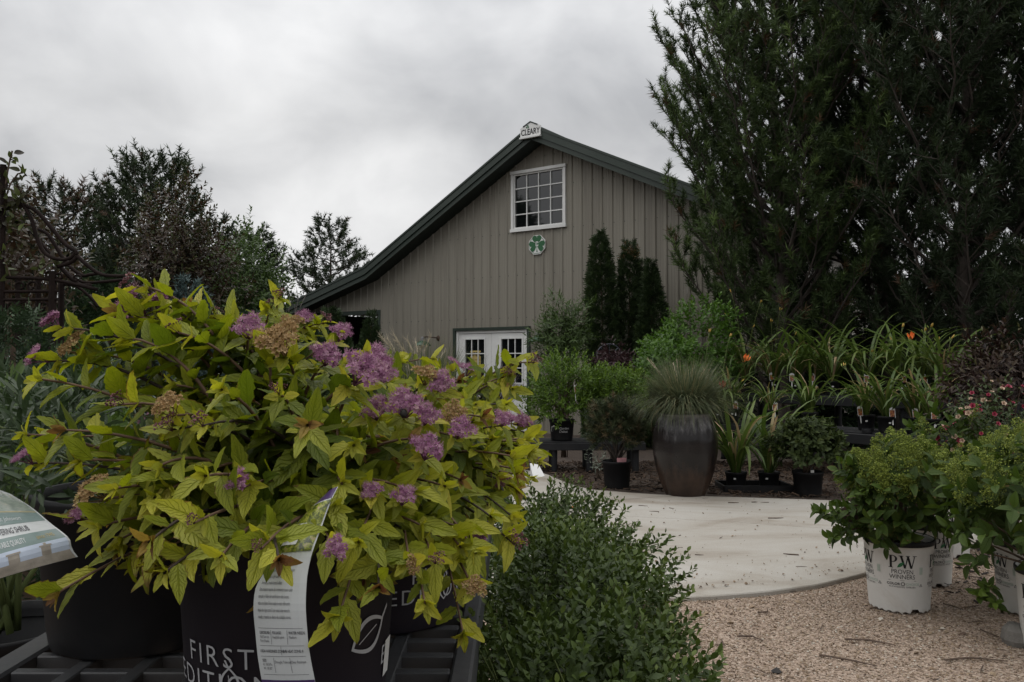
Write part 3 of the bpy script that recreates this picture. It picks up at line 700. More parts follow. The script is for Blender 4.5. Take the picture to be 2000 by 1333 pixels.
# ================================================================== TREES AND SHRUBS BEHIND
M_bark = plain('pine_bark', (.05, .04, .033), .95, .4, 6, bump=.6)
M_stem = plain('woody_stem', (.075, .05, .032), .85, .3, 20)
M_gstem = plain('green_stem', (.10, .13, .035), .7, .2, 20)
def tuft_tpl(m, cone, wid, seed, along=.75, nl_=.52):
    r = np.random.default_rng(seed); V = []; T = []
    for i in range(m):
        b = A(0, r.random() * along, 0); a = math.radians(cone) * (r.random() ** .6); ph = r.random() * 6.28
        d = A(math.sin(a) * math.cos(ph), math.cos(a), math.sin(a) * math.sin(ph)); s = nrm(np.cross(d, r.normal(size=3))) * wid
        e = b + d * (nl_ * (.75 + .4 * r.random()))
        V += [b - s, b + s, e]; T.append([3*i, 3*i+1, 3*i+2])
    V = np.array(V); return V, np.array(T), np.zeros((len(V), 2))
TUFT = [tuft_tpl(34, 70, .033, i, .8, .56) for i in range(4)]
TUFT_F = [tuft_tpl(20, 72, .05, 10 + i, .8, .55) for i in range(3)]
M_pine = leafmat('pine_needles', [(0, (.028, .046, .017)), (.5, (.052, .083, .026)), (.8, (.11, .165, .046)), (.93, (.14, .20, .06)), (1, (.10, .06, .03))], transl=.12, rough=.6)
M_pine2 = leafmat('dark_pine_needles', [(0, (.015, .025, .011)), (.6, (.029, .047, .019)), (.88, (.046, .07, .026)), (.93, (.07, .045, .026)), (1, (.09, .056, .034))], transl=.1, rough=.6)
def conifer(name, label, loc, H, prof, nl, seed, mat, up=.75, tsize=.13, tr=.11, sub=.24, z0=.06, dead=.03, tufts=TUFT, step=.1, group=None, twigs=True, droopy=0., fastig=1.3):
    global rng
    r = np.random.default_rng(seed); loc = np.array(loc, float)
    root = thing(name, label, 'tree', loc, group)
    zz = np.linspace(0, H, 14); tx = np.stack([np.cumsum(r.normal(size=14) * .03), np.cumsum(r.normal(size=14) * .03), zz], -1); tx[:, :2] -= tx[0, :2]
    part('trunk', tube(tx, tr * (1 - zz / H * .93), 8), M_bark, root, smooth=True)
    TP = []; TD = []; TT = []
    for i in range(nl):
        u = (i + r.random()) / nl; h = H * (z0 + (.97 - z0) * u ** .95); az = i * 2.4 + r.normal() * .35
        L = prof(h / H) * (.78 + .4 * r.random())
        o = A(np.interp(h, zz, tx[:, 0]), np.interp(h, zz, tx[:, 1]), h); hd = A(math.cos(az), math.sin(az), 0)
        t = np.linspace(0, 1, 8)[:, None]
        lp = o + hd * L * t ** .85 + A(0, 0, 1) * L * up * (.25 * t + .75 * t ** fastig) - A(0, 0, 1) * droopy * L * t * (1 - t) + r.normal(size=(8, 3)) * .02 * L
        gs = [tube(lp, np.linspace(.012 + .011 * L, .004, 8), 5)]
        ax = nrm(np.gradient(lp, axis=0)); m = max(4, int(L / sub * 2.2))
        for j in range(m):
            q = .22 + .78 * (j + r.random()) / m; pt = A(*[np.interp(q, t[:, 0], lp[:, c]) for c in range(3)]); dd = A(*[np.interp(q, t[:, 0], ax[:, c]) for c in range(3)])
            side = nrm(np.cross(dd, A(0, 0, 1))) * (1 if j % 2 else -1)
            sd_ = nrm(dd * .75 + side * (.75 + .3 * r.random()) + A(0, 0, .25 + .5 * r.random()) + r.normal(size=3) * .2)
            l2 = (.22 + .42 * (1 - q) * L * .6) * (.7 + .6 * r.random()); e_ = pt + sd_ * l2 + A(0, 0, .2 * l2)
            if twigs: gs.append(tube(np.array([pt, (pt + e_) / 2 + A(0, 0, -.02 * l2), e_]), [.007, .005, .003], 3, cap=False))
            ns = max(2, int(l2 / step))
            for s in range(ns):
                v = .25 + .75 * (s + 1) / ns; TP.append(pt + (e_ - pt) * v); TD.append(nrm(sd_ + A(0, 0, .45) + r.normal(size=3) * .35)); TT.append(.1 + .6 * v * r.random() + .25 * q * r.random())
        for s in range(5):
            v = .8 + .05 * s; TP.append(A(*[np.interp(v, t[:, 0], lp[:, c]) for c in range(3)])); TD.append(nrm(ax[-1] + A(0, 0, .3) + r.normal(size=3) * .2)); TT.append(.5 + .4 * r.random())
        part('limb', join(gs), M_bark, root)
    for s in range(14): TP.append(tx[-1] - A(0, 0, .06 * s)); TD.append(nrm(A(0, 0, 1) + r.normal(size=3) * .4)); TT.append(.6)
    TP = np.array(TP); TD = np.array(TD); TT = np.array(TT); TT = np.where(r.random(len(TT)) < dead, 1.0, np.minimum(TT, .9))
    v, f, u, tt = inst_multi(tufts, TP, TD, nrm(r.normal(size=TP.shape)), tsize * (.75 + .5 * r.random(len(TP))), TT)
    mobj('crown', mesh_np('crown', v, f, tint=tt), mat, root, kind='stuff')
    return root
def at(px, d): p = P(px, 709, d); p[2] = float(gz(d)); return p
def pf(*pts): return lambda h: float(np.interp(h, [q[0] for q in pts], [q[1] for q in pts]))
WP_ = pf((0, .9), (.12, 1.6), (.33, 1.9), (.5, 1.45), (.65, 1.0), (.85, .6), (1, .12))
GW = 'white pines right of the barn'
conifer('white_pine', 'big white pine with upswept branches overlapping the right end of the barn', at(1540, 12.2), 9.6, WP_, 125, 3, M_pine, up=1.25, tsize=.185, tr=.10, group=GW, step=.078, sub=.20, fastig=1.25)
conifer('white_pine', 'dark white pine between the barn-side pine and the right edge, behind the lily bench', at(1745, 13.0), 10.2, pf((0, 1.3), (.3, 2.1), (.7, 1.6), (1, .15)), 96, 14, M_pine2, up=1.15, tsize=.2, tr=.11, group=GW, step=.085, sub=.21)
conifer('white_pine', 'tallest dark white pine behind the dark red shrub', at(1900, 10.8), 10.5, pf((0, 1.2), (.25, 1.9), (.7, 1.5), (1, .15)), 92, 25, M_pine2, up=1.15, tsize=.2, tr=.085, group=GW, step=.085, z0=.03, sub=.21)
conifer('white_pine', 'white pine cut by the right edge of the photo', at(2130, 10.2), 9.8, pf((0, 1.2), (.25, 2.0), (.7, 1.5), (1, .15)), 78, 36, M_pine2, up=.95, tsize=.2, tr=.09, group=GW, step=.09, sub=.22)
# left-hand pines
GL = 'pines behind the arbor'
conifer('pine_tree', 'tall dark pine with candle-like tips behind the purple crabapple', at(290, 15), 4.95, pf((0, .8), (.5, 1.0), (.85, .7), (1, .2)), 84, 4, M_pine2, up=.95, tsize=.2, tr=.06, group=GL, tufts=TUFT_F)
conifer('pine_tree', 'browning pine with bare grey twigs behind the iron arbor', at(110, 16), 4.75, pf((0, 1.1), (.6, 1.25), (.9, .7), (1, .2)), 90, 6, M_pine2, up=.5, tsize=.19, tr=.07, dead=.3, group=GL, tufts=TUFT_F)
conifer('pine_tree', 'rounded pine to the right of the green birch', at(488, 17), 4.0, pf((0, .7), (.5, .8), (.85, .55), (1, .2)), 80, 8, M_pine2, up=.5, tsize=.2, tr=.06, group=GL, tufts=TUFT_F)
conifer('pine_tree', 'thin pine tip rising beside the purple crabapple', at(420, 15.5), 4.05, pf((0, .4), (.5, .5), (.85, .4), (1, .15)), 50, 9, M_pine2, up=.7, tsize=.18, tr=.05, group=GL, tufts=TUFT_F)
conifer('pine_tree', 'dark browning pine at the far left behind the arbor vine', at(-20, 17), 4.4, pf((0, 1.1), (.6, 1.2), (.9, .7), (1, .2)), 84, 10, M_pine2, up=.5, tsize=.2, tr=.08, dead=.25, group=GL, tufts=TUFT_F)
conifer('pine_tree', 'lone open-branched pine beyond the low end of the barn roof', at(640, 27), 6.15, pf((0, 1.1), (.5, 1.65), (.75, 1.15), (.93, .42), (1, .2)), 52, 12, M_pine2, up=.28, tsize=.24, tr=.11, sub=.30, z0=.25, tufts=TUFT_F)
# bare twigs between the green tree and the lone pine
root = thing('bare_tree', 'small leafless tree with thin grey twigs left of the lone pine', 'tree', at(548, 20))
gs = []
for i in range(16):
    a = rng.random() * 6.28; h = 2.2 + rng.random() * .9; b = A(0, 0, h * .55); e_ = A(math.cos(a) * .5, math.sin(a) * .5, h)
    m = bez(b, b + A(math.cos(a) * .3, math.sin(a) * .3, .2), e_, 6); gs.append(tube(m, np.linspace(.018, .005, 6), 4))
    for j in range(5): q = m[1 + j % 5]; gs.append(tube(np.array([q, q + A(*rng.normal(size=2) * .18, .25 + .1 * rng.random())]), [.008, .004], 3))
M_grey = plain('grey_twig', (.13, .11, .095), .9, .3, 20)
part('trunk', tube(np.array([[0, 0, 0], [.03, 0, .8], [0, .02, 1.5]]), [.06, .05, .03], 6), M_grey, root, smooth=True)
part('twigs', join(gs), M_grey, root, kind='stuff')

# scale-leaved columns (arborvitae, junipers)
def spray_tpl(seed, m=6, w=.09):
    r = np.random.default_rng(seed); V = []; T = []
    for i in range(m):
        y = i / m * .8; s = (-1) ** i * (.2 + .25 * (1 - y)); b = A(0, y, 0); e = A(s, y + .32, r.normal() * .08); q = A(w, .02, 0)
        V += [b - q, b + q, e + q * .5, e - q * .5]; k = 4 * i; T += [[k, k+1, k+2], [k, k+2, k+3]]
    V = np.array(V); return V, np.array(T), np.zeros((len(V), 2))
SPRAY = [spray_tpl(i) for i in range(4)]
M_thuja = leafmat('scale_foliage', [(0, (.014, .026, .010)), (.6, (.030, .052, .016)), (.9, (.055, .085, .022)), (1, (.16, .10, .04))], transl=.1, rough=.6)
M_thuja2 = leafmat('deep_green_foliage', [(0, (.014, .028, .013)), (.6, (.030, .055, .022)), (1, (.05, .085, .03))], transl=.1, rough=.6)
M_lime = leafmat('lime_green_foliage', [(0, (.045, .085, .02)), (1, (.14, .22, .05))], transl=.2, rough=.5)
M_bluegr = leafmat('blue_green_needles', [(0, (.025, .045, .042)), (1, (.07, .11, .105))], transl=.05, rough=.6)
def column(name, label, loc, H, prof, n, size, mat, seed, cat='shrub', lean=(0, 0), group=None, tips=0., bend=None, tpls=SPRAY, up=1.0):
    n = int(n * .66); size = size * 1.18
    r = np.random.default_rng(seed); root = thing(name, label, cat, loc, group)
    h = r.random(n * 2); R = np.array([prof(x) for x in h]); keep = r.random(n * 2) < R / R.max(); h = h[keep][:n]; R = R[keep][:n]; n = len(h)
    az = r.random(n) * 6.28; dd = np.stack([np.cos(az), np.sin(az), np.zeros(n)], -1)
    lm = lump(np.stack([np.cos(az) * 1.2, np.sin(az) * 1.2, h * H * 1.6], -1), seed, .2, 1.4)
    rr = R * (.45 + .55 * r.random(n) ** .4) * lm
    p = dd * rr[:, None] + np.stack([lean[0] * h ** 1.6, lean[1] * h ** 1.6, h * H], -1)
    d = nrm(dd * (.9 + .3 * r.random(n))[:, None] + A(0, 0, 1) * up * (.6 + .6 * h)[:, None] + r.normal(size=(n, 3)) * .35)
    t = np.clip(.15 + .5 * r.random(n) + .3 * (rr / np.maximum(R, .01) - .6), 0, .88); t = np.where((h > .9) & (r.random(n) < tips), 1.0, t)
    v, f, u, tt = inst_multi(tpls, p, d, nrm(r.normal(size=(n, 3))), size * (.7 + .6 * r.random(n)), t)
    mobj('crown', mesh_np('crown', v, f, tint=tt), mat, root, kind='stuff')
    q = np.linspace(0, 1, 8); part('trunk', tube(np.stack([lean[0] * q ** 1.6, lean[1] * q ** 1.6, q * H * .9], -1), np.linspace(.035, .01, 8), 6), M_stem, root)
    return root
column('spruce_tree', 'tall dense dark spruce off to the left whose crown shows in the gable window', A(-17.6, 11.2, -.2), 8.6, pf((0, 3.0), (.5, 2.6), (.8, 1.6), (1, .2)), 5000, .7, M_thuja2, 13, 'tree')
AV = pf((0, .30), (.35, .30), (.7, .22), (.9, .13), (1, .03)); GA = 'arborvitae against the barn wall'
column('arborvitae', 'tallest narrow arborvitae against the barn, leftmost of the clump', at(1180, 14.2), 3.72, AV, 9000, .095, M_thuja, 1, 'tree', (-.06, 0), GA)
column('arborvitae', 'middle arborvitae with a browned tip against the barn', at(1226, 14.4), 3.58, pf((0, .32), (.3, .3), (.7, .17), (.92, .11), (1, .04)), 8000, .09, M_thuja, 2, 'tree', (.05, 0), GA, tips=.25)
column('arborvitae', 'short slim arborvitae half hidden between its two neighbours', at(1256, 14.9), 3.3, pf((0, .22), (.4, .2), (.8, .14), (1, .03)), 5500, .085, M_thuja, 3, 'tree', (0, 0), GA)
column('arborvitae', 'rightmost arborvitae of the clump by the leafy bush', at(1276, 14.1), 3.2, pf((0, .34), (.35, .3), (.65, .2), (.9, .1), (1, .03)), 8000, .09, M_thuja, 4, 'tree', (-.04, 0), GA)
column('dwarf_cypress', 'dark cypress leaning left in front of the open bay', at(690, 15.5), 2.45, pf((0, .5), (.3, .42), (.6, .26), (.9, .16), (1, .08)), 5200, .1, M_thuja, 5, 'tree', (-.42, 0))
column('dwarf_cypress', 'upright pointed cypress at the right side of the open bay', at(724, 16.2), 2.42, pf((0, .36), (.4, .3), (.7, .18), (.9, .1), (1, .03)), 4200, .1, M_thuja, 6, 'tree')
column('round_shrub', 'round leafy green shrub in the left half of the open bay', at(612, 17.2), 2.1, pf((0, .5), (.5, .6), (.85, .4), (1, .1)), 4200, .11, M_thuja2, 7)
for i, (px, d, H, R_) in enumerate([(-60, 20, 3.3, 1.4), (60, 19, 3.0, 1.3), (190, 20, 3.2, 1.4), (330, 19, 2.9, 1.3), (440, 20, 2.7, 1.1), (535, 21, 2.2, 1.0)]):
    column('hedge_conifer', ['dark hedge conifer at the far left edge', 'dark hedge conifer behind the arbor posts', 'dark hedge conifer between arbor and crabapple', 'dark hedge conifer behind the purple crabapple', 'dark hedge conifer behind the green birch', 'low hedge conifer nearest the barn eave'][i], at(px, d), H, pf((0, R_), (.5, R_), (.85, R_ * .6), (1, .1)), 3200, .22, M_thuja2, 20 + i, 'tree', group='hedge conifers along the left background')
for i, (px, d, H, R_) in enumerate([(1500, 15.5, 2.6, 1.2), (1690, 15.5, 3.2, 1.5), (1880, 14, 3.2, 1.5), (2060, 13.5, 3.4, 1.6)]):
    column('hedge_conifer', ['dark conifer filling the gap under the barn-side pine', 'dark conifer behind the middle of the lily benches', 'dark conifer behind the dark red shrub', 'dark conifer at the right edge below the pines'][i], at(px, d), H, pf((0, R_), (.5, R_), (.85, R_ * .6), (1, .1)), 3600, .23, M_thuja2, 30 + i, 'tree', group='dark conifers below the white pines')
column('juniper', 'dense dark green juniper at the left edge', at(25, 3.5), 1.42, pf((0, .3), (.5, .27), (.8, .18), (1, .06)), 5200, .05, M_thuja2, 41)
column('juniper', 'lighter fresh green conifer behind the arbor post', at(120, 5.2), 1.42, pf((0, .35), (.6, .3), (.85, .2), (1, .05)), 4600, .065, M_lime, 42)
column('juniper', 'feathery mid green conifer between the arbor and the spirea', at(165, 6.3), 1.62, pf((0, .35), (.6, .3), (.85, .22), (1, .05)), 4200, .075, M_thuja2, 43)
column('juniper', 'low dark conifer left of the spirea tips', at(60, 2.6), 1.16, pf((0, .3), (.6, .28), (1, .08)), 3600, .05, M_thuja2, 45)
column('juniper', 'dark conifer mound behind the centre of the spirea', at(480, 9.5), 1.75, pf((0, .7), (.6, .7), (.85, .5), (1, .1)), 4600, .11, M_thuja2, 46)
column('blue_spruce', 'small blue-green spruce just above the spirea leaves', at(368, 7.2), 1.92, pf((0, .4), (.5, .3), (.8, .17), (1, .04)), 1800, .085, M_bluegr, 44, 'tree', tpls=TUFT_F)
rt = column('young_tree', 'young tree with a white corrugated trunk guard behind the spirea', at(211, 5.6), 1.78, pf((0, .02), (.70, .02), (.72, .2), (.9, .2), (1, .08)), 2600, .07, M_thuja2, 47, 'tree')
pr = []
for i in range(60): pr.append((.030 + (.004 if i % 2 else 0), .9 + i * .0068))
M_tube = plain('white_plastic', (.62, .64, .66), .45, .06, 10, dirt=(.3, .3, .28), dirt_amt=.3)
part('trunk_guard', lathe(pr, 18), M_tube, rt, smooth=True)

# leafy bushes built from shoots
LEAF_A = [leaf_tpl(.44, 3, .42, .3, .18), leaf_tpl(.40, 3, .4, .2, .3), leaf_tpl(.48, 3, .45, .4, .05)]
LEAF_N = [leaf_tpl(.21, 3, .45, .25, .2), leaf_tpl(.18, 4, .4, .3, .4)]
def bush(name, label, cat, base, center, radii, nsh, k, slen, llen, mats, seed, tpls=LEAF_A, n_obj=0, stems=10, spread=58, inner=.4, flat=-.4, amt=.2, upb=.5, group=None, tone=(.2, .8), tip=.6, root=None, meshes=None, stem_r=(.008, .003), smat=None, f=3.):
    base = np.array(base, float); center = np.array(center, float)
    if root is None: root = thing(name, label, cat, base, group)
    p, ax, rr = bush_shoots(center, radii, nsh, seed, inner, flat, amt, upb, f)
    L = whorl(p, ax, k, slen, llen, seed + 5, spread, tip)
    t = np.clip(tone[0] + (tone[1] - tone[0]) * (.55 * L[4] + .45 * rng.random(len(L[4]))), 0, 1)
    if n_obj and meshes is None: meshes = leaf_meshes(tpls, mats[0])
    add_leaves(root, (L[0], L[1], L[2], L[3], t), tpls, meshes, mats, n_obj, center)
    if stems:
        pick = rng.choice(len(p), min(stems, len(p)), replace=False)
        stems_to(root, base, p[pick], *stem_r, smat or M_stem, np.array(root.location))
    return root
MT_crab = leafpair('crabapple_leaf', [(0, (.03, .02, .014)), (.45, (.05, .03, .018)), (.65, (.045, .045, .018)), (1, (.055, .075, .022))], transl=.25, rough=.4)
c = P(345, 520, 9.8); bush('crabapple_tree', 'purple-leaved crabapple with reddish brown leaves left of the barn', 'tree', at(345, 9.8), c, (.62, .55, .82), 1000, 8, .16, .075, MT_crab, 51, n_obj=0, stems=26, inner=.15, amt=.35, flat=-.8, tone=(0, 1), stem_r=(.02, .004), f=4)
MT_green = leafpair('birch_leaf', [(0, (.035, .055, .018)), (.6, (.06, .10, .026)), (1, (.10, .16, .04))], transl=.3, rough=.45)
c = P(470, 585, 12); bush('birch_tree', 'small green leafy tree beside the purple crabapple', 'tree', at(470, 12), c, (.55, .5, .85), 1000, 8, .17, .085, MT_green, 53, stems=18, inner=.2, amt=.32, flat=-.8, stem_r=(.018, .004), f=4)
c = P(1103, 660, 12.5); bush('willow_shrub', 'narrow-leaved green shrub beside the right barn lamp', 'shrub', at(1103, 12.5), c, (.36, .32, .5), 420, 11, .18, .11, leafpair('willow_leaf', [(0, (.035, .06, .018)), (1, (.085, .135, .036))], transl=.25), 55, LEAF_N, stems=16, inner=.2, amt=.4, flat=-.9, f=4)
MT_burn = leafpair('bush_leaf', [(0, (.035, .075, .014)), (.6, (.07, .14, .022)), (1, (.15, .24, .035))], transl=.3)
c = P(1350, 685, 10.6); bush('leafy_bush', 'big bright green bush right of the arborvitae', 'shrub', at(1350, 10.6), c - A(0, 0, .15), (.62, .5, .68), 520, 8, .14, .085, MT_burn, 57, n_obj=120, stems=14, inner=.35)
c = P(1300, 745, 9.8); bush('leafy_bush', 'lower green bush behind the urn grass', 'shrub', at(1300, 9.8), c, (.42, .35, .42), 260, 8, .13, .08, MT_burn, 59, stems=8)
MT_weep = leafpair('dark_weeping_leaf', [(0, (.022, .012, .014)), (1, (.06, .028, .03))], transl=.15, rough=.35)
c = P(1200, 714, 9.75); bush('weeping_plant', 'blackish purple weeping plant under the upturned wheelbarrow wheel', 'shrub', at(1198, 9.75), c, (.20, .16, .24), 170, 8, .12, .085, MT_weep, 61, LEAF_N, stems=10, upb=-.9)
MT_nine = leafpair('ninebark_leaf', [(0, (.014, .009, .008)), (.5, (.034, .018, .014)), (.8, (.05, .036, .02)), (1, (.075, .08, .028))], transl=.2, rough=.45, spec=.25)
c = P(1960, 745, 6.8); bush('ninebark', 'dark red-leaved shrub at the right edge behind the roses', 'shrub', at(1960, 6.8), c - A(0, 0, .1), (.42, .36, .46), 330, 9, .2, .085, MT_nine, 63, [leaf_tpl(.34, 4, .45, .3, .35), leaf_tpl(.3, 4, .42, .4, .2)], n_obj=150, stems=14, inner=.25, amt=.25, tone=(0, 1))

# ornamental grass with plumes near the barn
def grass(root, base, n, L, wid, lean, seed, mat, mode=1.0, r0=.06, name='blades'):
    r = np.random.default_rng(seed); V = []; Q = []; T = []; m = 7
    az = r.random(n) * 6.28; b = np.stack([np.cos(az), np.sin(az)], -1); t = np.linspace(0, 1, m)
    for i in range(n):
        l = L * (.6 + .5 * r.random()); a1 = lean * (.15 + 1.0 * r.random()); an = a1 * t ** mode; ds = l / (m - 1)
        x = np.concatenate([[0], np.cumsum(np.sin(an[1:]) * ds)]); z = np.concatenate([[0], np.cumsum(np.cos(an[1:]) * ds)])
        st = r0 * math.sqrt(r.random()); px_, py_ = b[i] * st + r.normal(size=2) * .01; ang = math.atan2(b[i, 1], b[i, 0]) + r.normal() * .35
        c, s = math.cos(ang), math.sin(ang); w_ = wid * (1 - t ** 2.2) * .5 + .0002
        mid = np.stack([px_ + x * c, py_ + x * s, z], -1); sd_ = A(-s, c, 0)
        k = len(V) * 2 * m; V.append(np.stack([mid - sd_ * w_[:, None], mid + sd_ * w_[:, None]], 1).reshape(-1, 3))
        j = np.arange(m - 1) * 2 + k; Q.append(np.stack([j, j + 1, j + 3, j + 2], -1)); T.append(np.full(2 * m, r.random()))
    return mobj(name, mesh_np(name, np.concatenate(V) + np.asarray(base, float), np.concatenate(Q), tint=np.concatenate(T)), mat, root, kind='stuff')
M_mis = leafmat('tall_grass_blade', [(0, (.045, .06, .025)), (.8, (.09, .115, .045)), (1, (.28, .23, .13))], transl=.3)
M_straw = plain('straw', (.42, .36, .26), .8, .25, 30)
root = thing('ornamental_grass', 'tall ornamental grass with pale plumes in front of the barn', 'grass', at(825, 9.4))
grass(root, (0, 0, 0), 1500, 1.45, .012, .95, 70, M_mis, 1.2, .3)
for (px, py) in [(742, 655), (757, 662), (770, 654), (775, 668), (812, 668), (842, 655), (828, 672), (795, 664), (868, 688), (760, 690), (786, 690), (735, 675)]:
    tp = P(px, py, 9.4 + rng.random() * .4 - .2) - np.array(root.location); b = A(rng.normal() * .1, rng.normal() * .1, .3)
    pth = bez(b, A(b[0] * .5 + tp[0] * .5, b[1], tp[2] * .9), tp, 9); gs = [tube(pth, np.linspace(.0025, .0015, 9), 4)]
    dr = nrm(pth[-1] - pth[-3])
    for q in range(40):
        c0 = pth[-1] - dr * (q / 40 * .24); e_ = c0 + dr * .05 + rng.normal(size=3) * .022 + A(-.012, 0, .012); gs.append(tube(np.array([c0, e_]), [.002, .0008], 3))
    part('plume', join(gs), M_straw, root)
M_fesc = leafmat('blue_fescue_blade', [(0, (.07, .09, .048)), (.75, (.135, .16, .085)), (1, (.26, .22, .12))], transl=.25)
M_dkgrass = leafmat('black_grass_blade', [(0, (.012, .01, .012)), (1, (.04, .03, .035))], transl=.05)
root = thing('dark_grass', 'small blackish spiky grass in front of the white doors', 'grass', at(968, 6.4)); grass(root, (0, 0, .62), 160, .62, .012, 1.3, 72, M_dkgrass, 1.3, .05)
part('pot', lathe(pot_prof(.12, .62), 20), plain('black_pot_plastic', (.012, .012, .013), .45, .2, 10), root, smooth=True)

# ================================================================== IRON ARBOR WITH VINE
arb = thing('iron_arbor', 'rusty wrought iron arbor with scrolled arch at the left edge', 'arbor', at(60, 4.2))
def atub(name, pts, r, n=6, d=4.2, smooth=True):
    q = np.array([P(a, b, d if len(c_) == 0 else c_[0]) for a, b, *c_ in pts])
    if len(q) > 2:      # Catmull-Rom
        pp = np.concatenate([[2*q[0]-q[1]], q, [2*q[-1]-q[-2]]]); o = []
        for i in range(1, len(pp) - 2):
            for t in np.linspace(0, 1, 7)[:-1]:
                a_, b_, c_, d_ = pp[i-1:i+3]; o.append(.5 * ((2*b_) + (c_-a_)*t + (2*a_-5*b_+4*c_-d_)*t*t + (-a_+3*b_-3*c_+d_)*t**3))
        q = np.array(o + [pp[-2]])
    return part(name, tube(q, r, n), M_rust2, arb, world=True, smooth=smooth)
M_rust2 = plain('dark_rusty_iron', (.013, .008, .0065), .85, .35, 14, bump=.3, spec=.15)
def post(px, d, top, r):
    b = P(px, 709, d); b[2] = 0; t = P(px, top, d); part('post', tube(np.array([b, t]), r, 6), M_rust2, arb, world=True)
post(103, 4.2, 530, .018); post(75, 4.35, 540, .013); post(120, 4.5, 548, .016); post(6, 4.2, 322, .014); post(-60, 4.3, 540, .022); post(35, 4.8, 545, .013)
atub('arch_bar', [(40, 398), (70, 412), (100, 445), (128, 478), (146, 490), (150, 500), (140, 512), (112, 522)], .0105)
atub('arch_bar', [(46, 400), (62, 430), (72, 465), (88, 495), (115, 507), (138, 504), (150, 490)], .010)
atub('arch_bar', [(150, 500), (172, 520), (200, 537), (242, 540)], .010)
atub('arch_bar', [(60, 450), (80, 475), (100, 498), (118, 520), (140, 540), (165, 552), (200, 551), (238, 547)], .009, d=4.4)
atub('arch_bar', [(75, 448), (95, 460), (120, 500), (135, 520), (160, 538), (175, 537), (190, 535)], .010, d=4.5)
atub('arch_bar', [(118, 522), (135, 540), (155, 556), (178, 558)], .011, d=4.35)
atub('cross_bar', [(-70, 541), (40, 543), (110, 548), (190, 566)], .010)
atub('cross_bar', [(-70, 570), (30, 570), (112, 569)], .009)
atub('cross_bar', [(-70, 586), (30, 586), (112, 585)], .009)
atub('cross_bar', [(120, 555), (150, 560), (180, 585), (190, 600)], .008, d=4.5)
def scroll(cx, cy, r, s, d=4.25):
    t = np.linspace(0, 4.2, 14); return [(cx + s * r * (1 - q / 5.5) * math.cos(q * 1.5), cy - r * (1 - q / 5.5) * math.sin(q * 1.5)) for q in t]
for cx, cy, r, s in [(95, 538, 9, 1), (116, 541, 8, -1), (62, 561, 12, 1), (48, 600, 12, -1), (84, 600, 11, 1), (66, 630, 10, 1), (40, 560, 10, -1), (22, 600, 10, 1), (150, 545, 9, 1)]:
    atub('scroll', scroll(cx, cy, r, s), .006, 5)
vine = thing('climbing_vine', 'climbing vine with small pointed leaves on top of the iron arbor', 'vine', at(10, 4.2))
MT_vine = leafpair('vine_leaf', [(0, (.03, .022, .016)), (.5, (.045, .05, .02)), (1, (.10, .13, .035))], transl=.25, rough=.4)
pa = []; dd = []
off = np.array(vine.location)
for path, dens in [([(6, 400), (10, 370), (14, 340), (20, 310), (24, 295)], 16), ([(10, 390), (20, 360), (35, 340), (45, 338)], 12), ([(10, 400), (40, 390), (55, 380), (70, 388)], 14), ([(-40, 430), (0, 410), (40, 395)], 40), ([(-30, 440), (20, 440), (60, 440)], 40), ([(70, 540), (95, 515), (112, 512)], 16), ([(-20, 470), (5, 500), (20, 540)], 30), ([(-40, 380), (-10, 350), (2, 330)], 24)]:
    q = np.array([P(a, b, 4.2) for a, b in path]); t = np.linspace(0, 1, len(q)); part('stem', tube(q - off, .0045, 5), M_stem, vine)
    for i in range(dens):
        s = rng.random(); pa.append(A(*[np.interp(s, t, q[:, c]) for c in range(3)]) + rng.normal(size=3) * .012); dd.append(rng.normal(size=3) + A(0, 0, .4))
pa = np.array(pa); dd = nrm(np.array(dd)); n = len(pa)
add_leaves(vine, (pa, dd, nrm(rng.normal(size=(n, 3)) + A(0, -.4, .6)), .038 + .03 * rng.random(n), rng.random(n) ** 1.5), [leaf_tpl(.5, 5, .4, .3, .2), leaf_tpl(.44, 5, .38, .4, .3)], leaf_meshes([leaf_tpl(.5, 5, .4, .3, .2), leaf_tpl(.44, 5, .38, .4, .3)], MT_vine[0]), MT_vine, 160, (-2.5, 4.2, 2.0))
c = P(20, 500, 5.0); bush('climbing_rose', 'dark brownish climbing shrub behind the arbor posts', 'shrub', at(20, 5.0), c, (.36, .3, .38), 240, 7, .14, .06, MT_crab, 67, stems=12, inner=.2, amt=.4, flat=-.9)
# ================================================================== BENCHES, URN, LILIES
M_bpl = plain('black_bench_plastic', (.012, .0125, .014), .5, .2, 6, dirt=(.035, .032, .03), dirt_amt=.4, bump=.05, spec=.3)
M_pot = plain('black_pot_plastic', (.010, .010, .011), .5, .25, 8, dirt=(.035, .03, .026), dirt_amt=.45, spec=.25)
M_soilp = plain('potting_soil', (.035, .025, .018), .95, .5, 60, bump=.6)
M_print = plain('white_print', (.5, .5, .5), .6, .05, 20)
M_card = plain('white_card', (.62, .62, .60), .5, .05, 20)
def flatcyl(V2, T, Rf, z0, az=0., push=.0012):
    th = V2[:, 0] / Rf(z0) + az; z = z0 + V2[:, 1]; r = np.array([Rf(q) for q in z]) + push
    return np.stack([r * np.sin(th), -r * np.cos(th), z], -1), [T]
def pot(root, R, H, mat=None, taper=.84, n=32, soil=True, z=0.):
    g = lathe(pot_prof(R, H, taper), n); part('pot', xf(g, None, (0, 0, z)), mat or M_pot, root, smooth=True)
    if soil: part('soil', xf(lathe([(0, H - .022), (R * .5, H - .025), (R - .012, H - .03)], 20), None, (0, 0, z)), M_soilp, root)
FL, FR = A(2.39, 9.57), A(3.74, 7.90)            # front edge of the lower lily bench
BD = nrm(FR - FL); BDN = A(-BD[1], BD[0]); BDN = BDN if BDN[1] > 0 else -BDN
def bp(t, off): q = FL + BD * t + BDN * off; return q
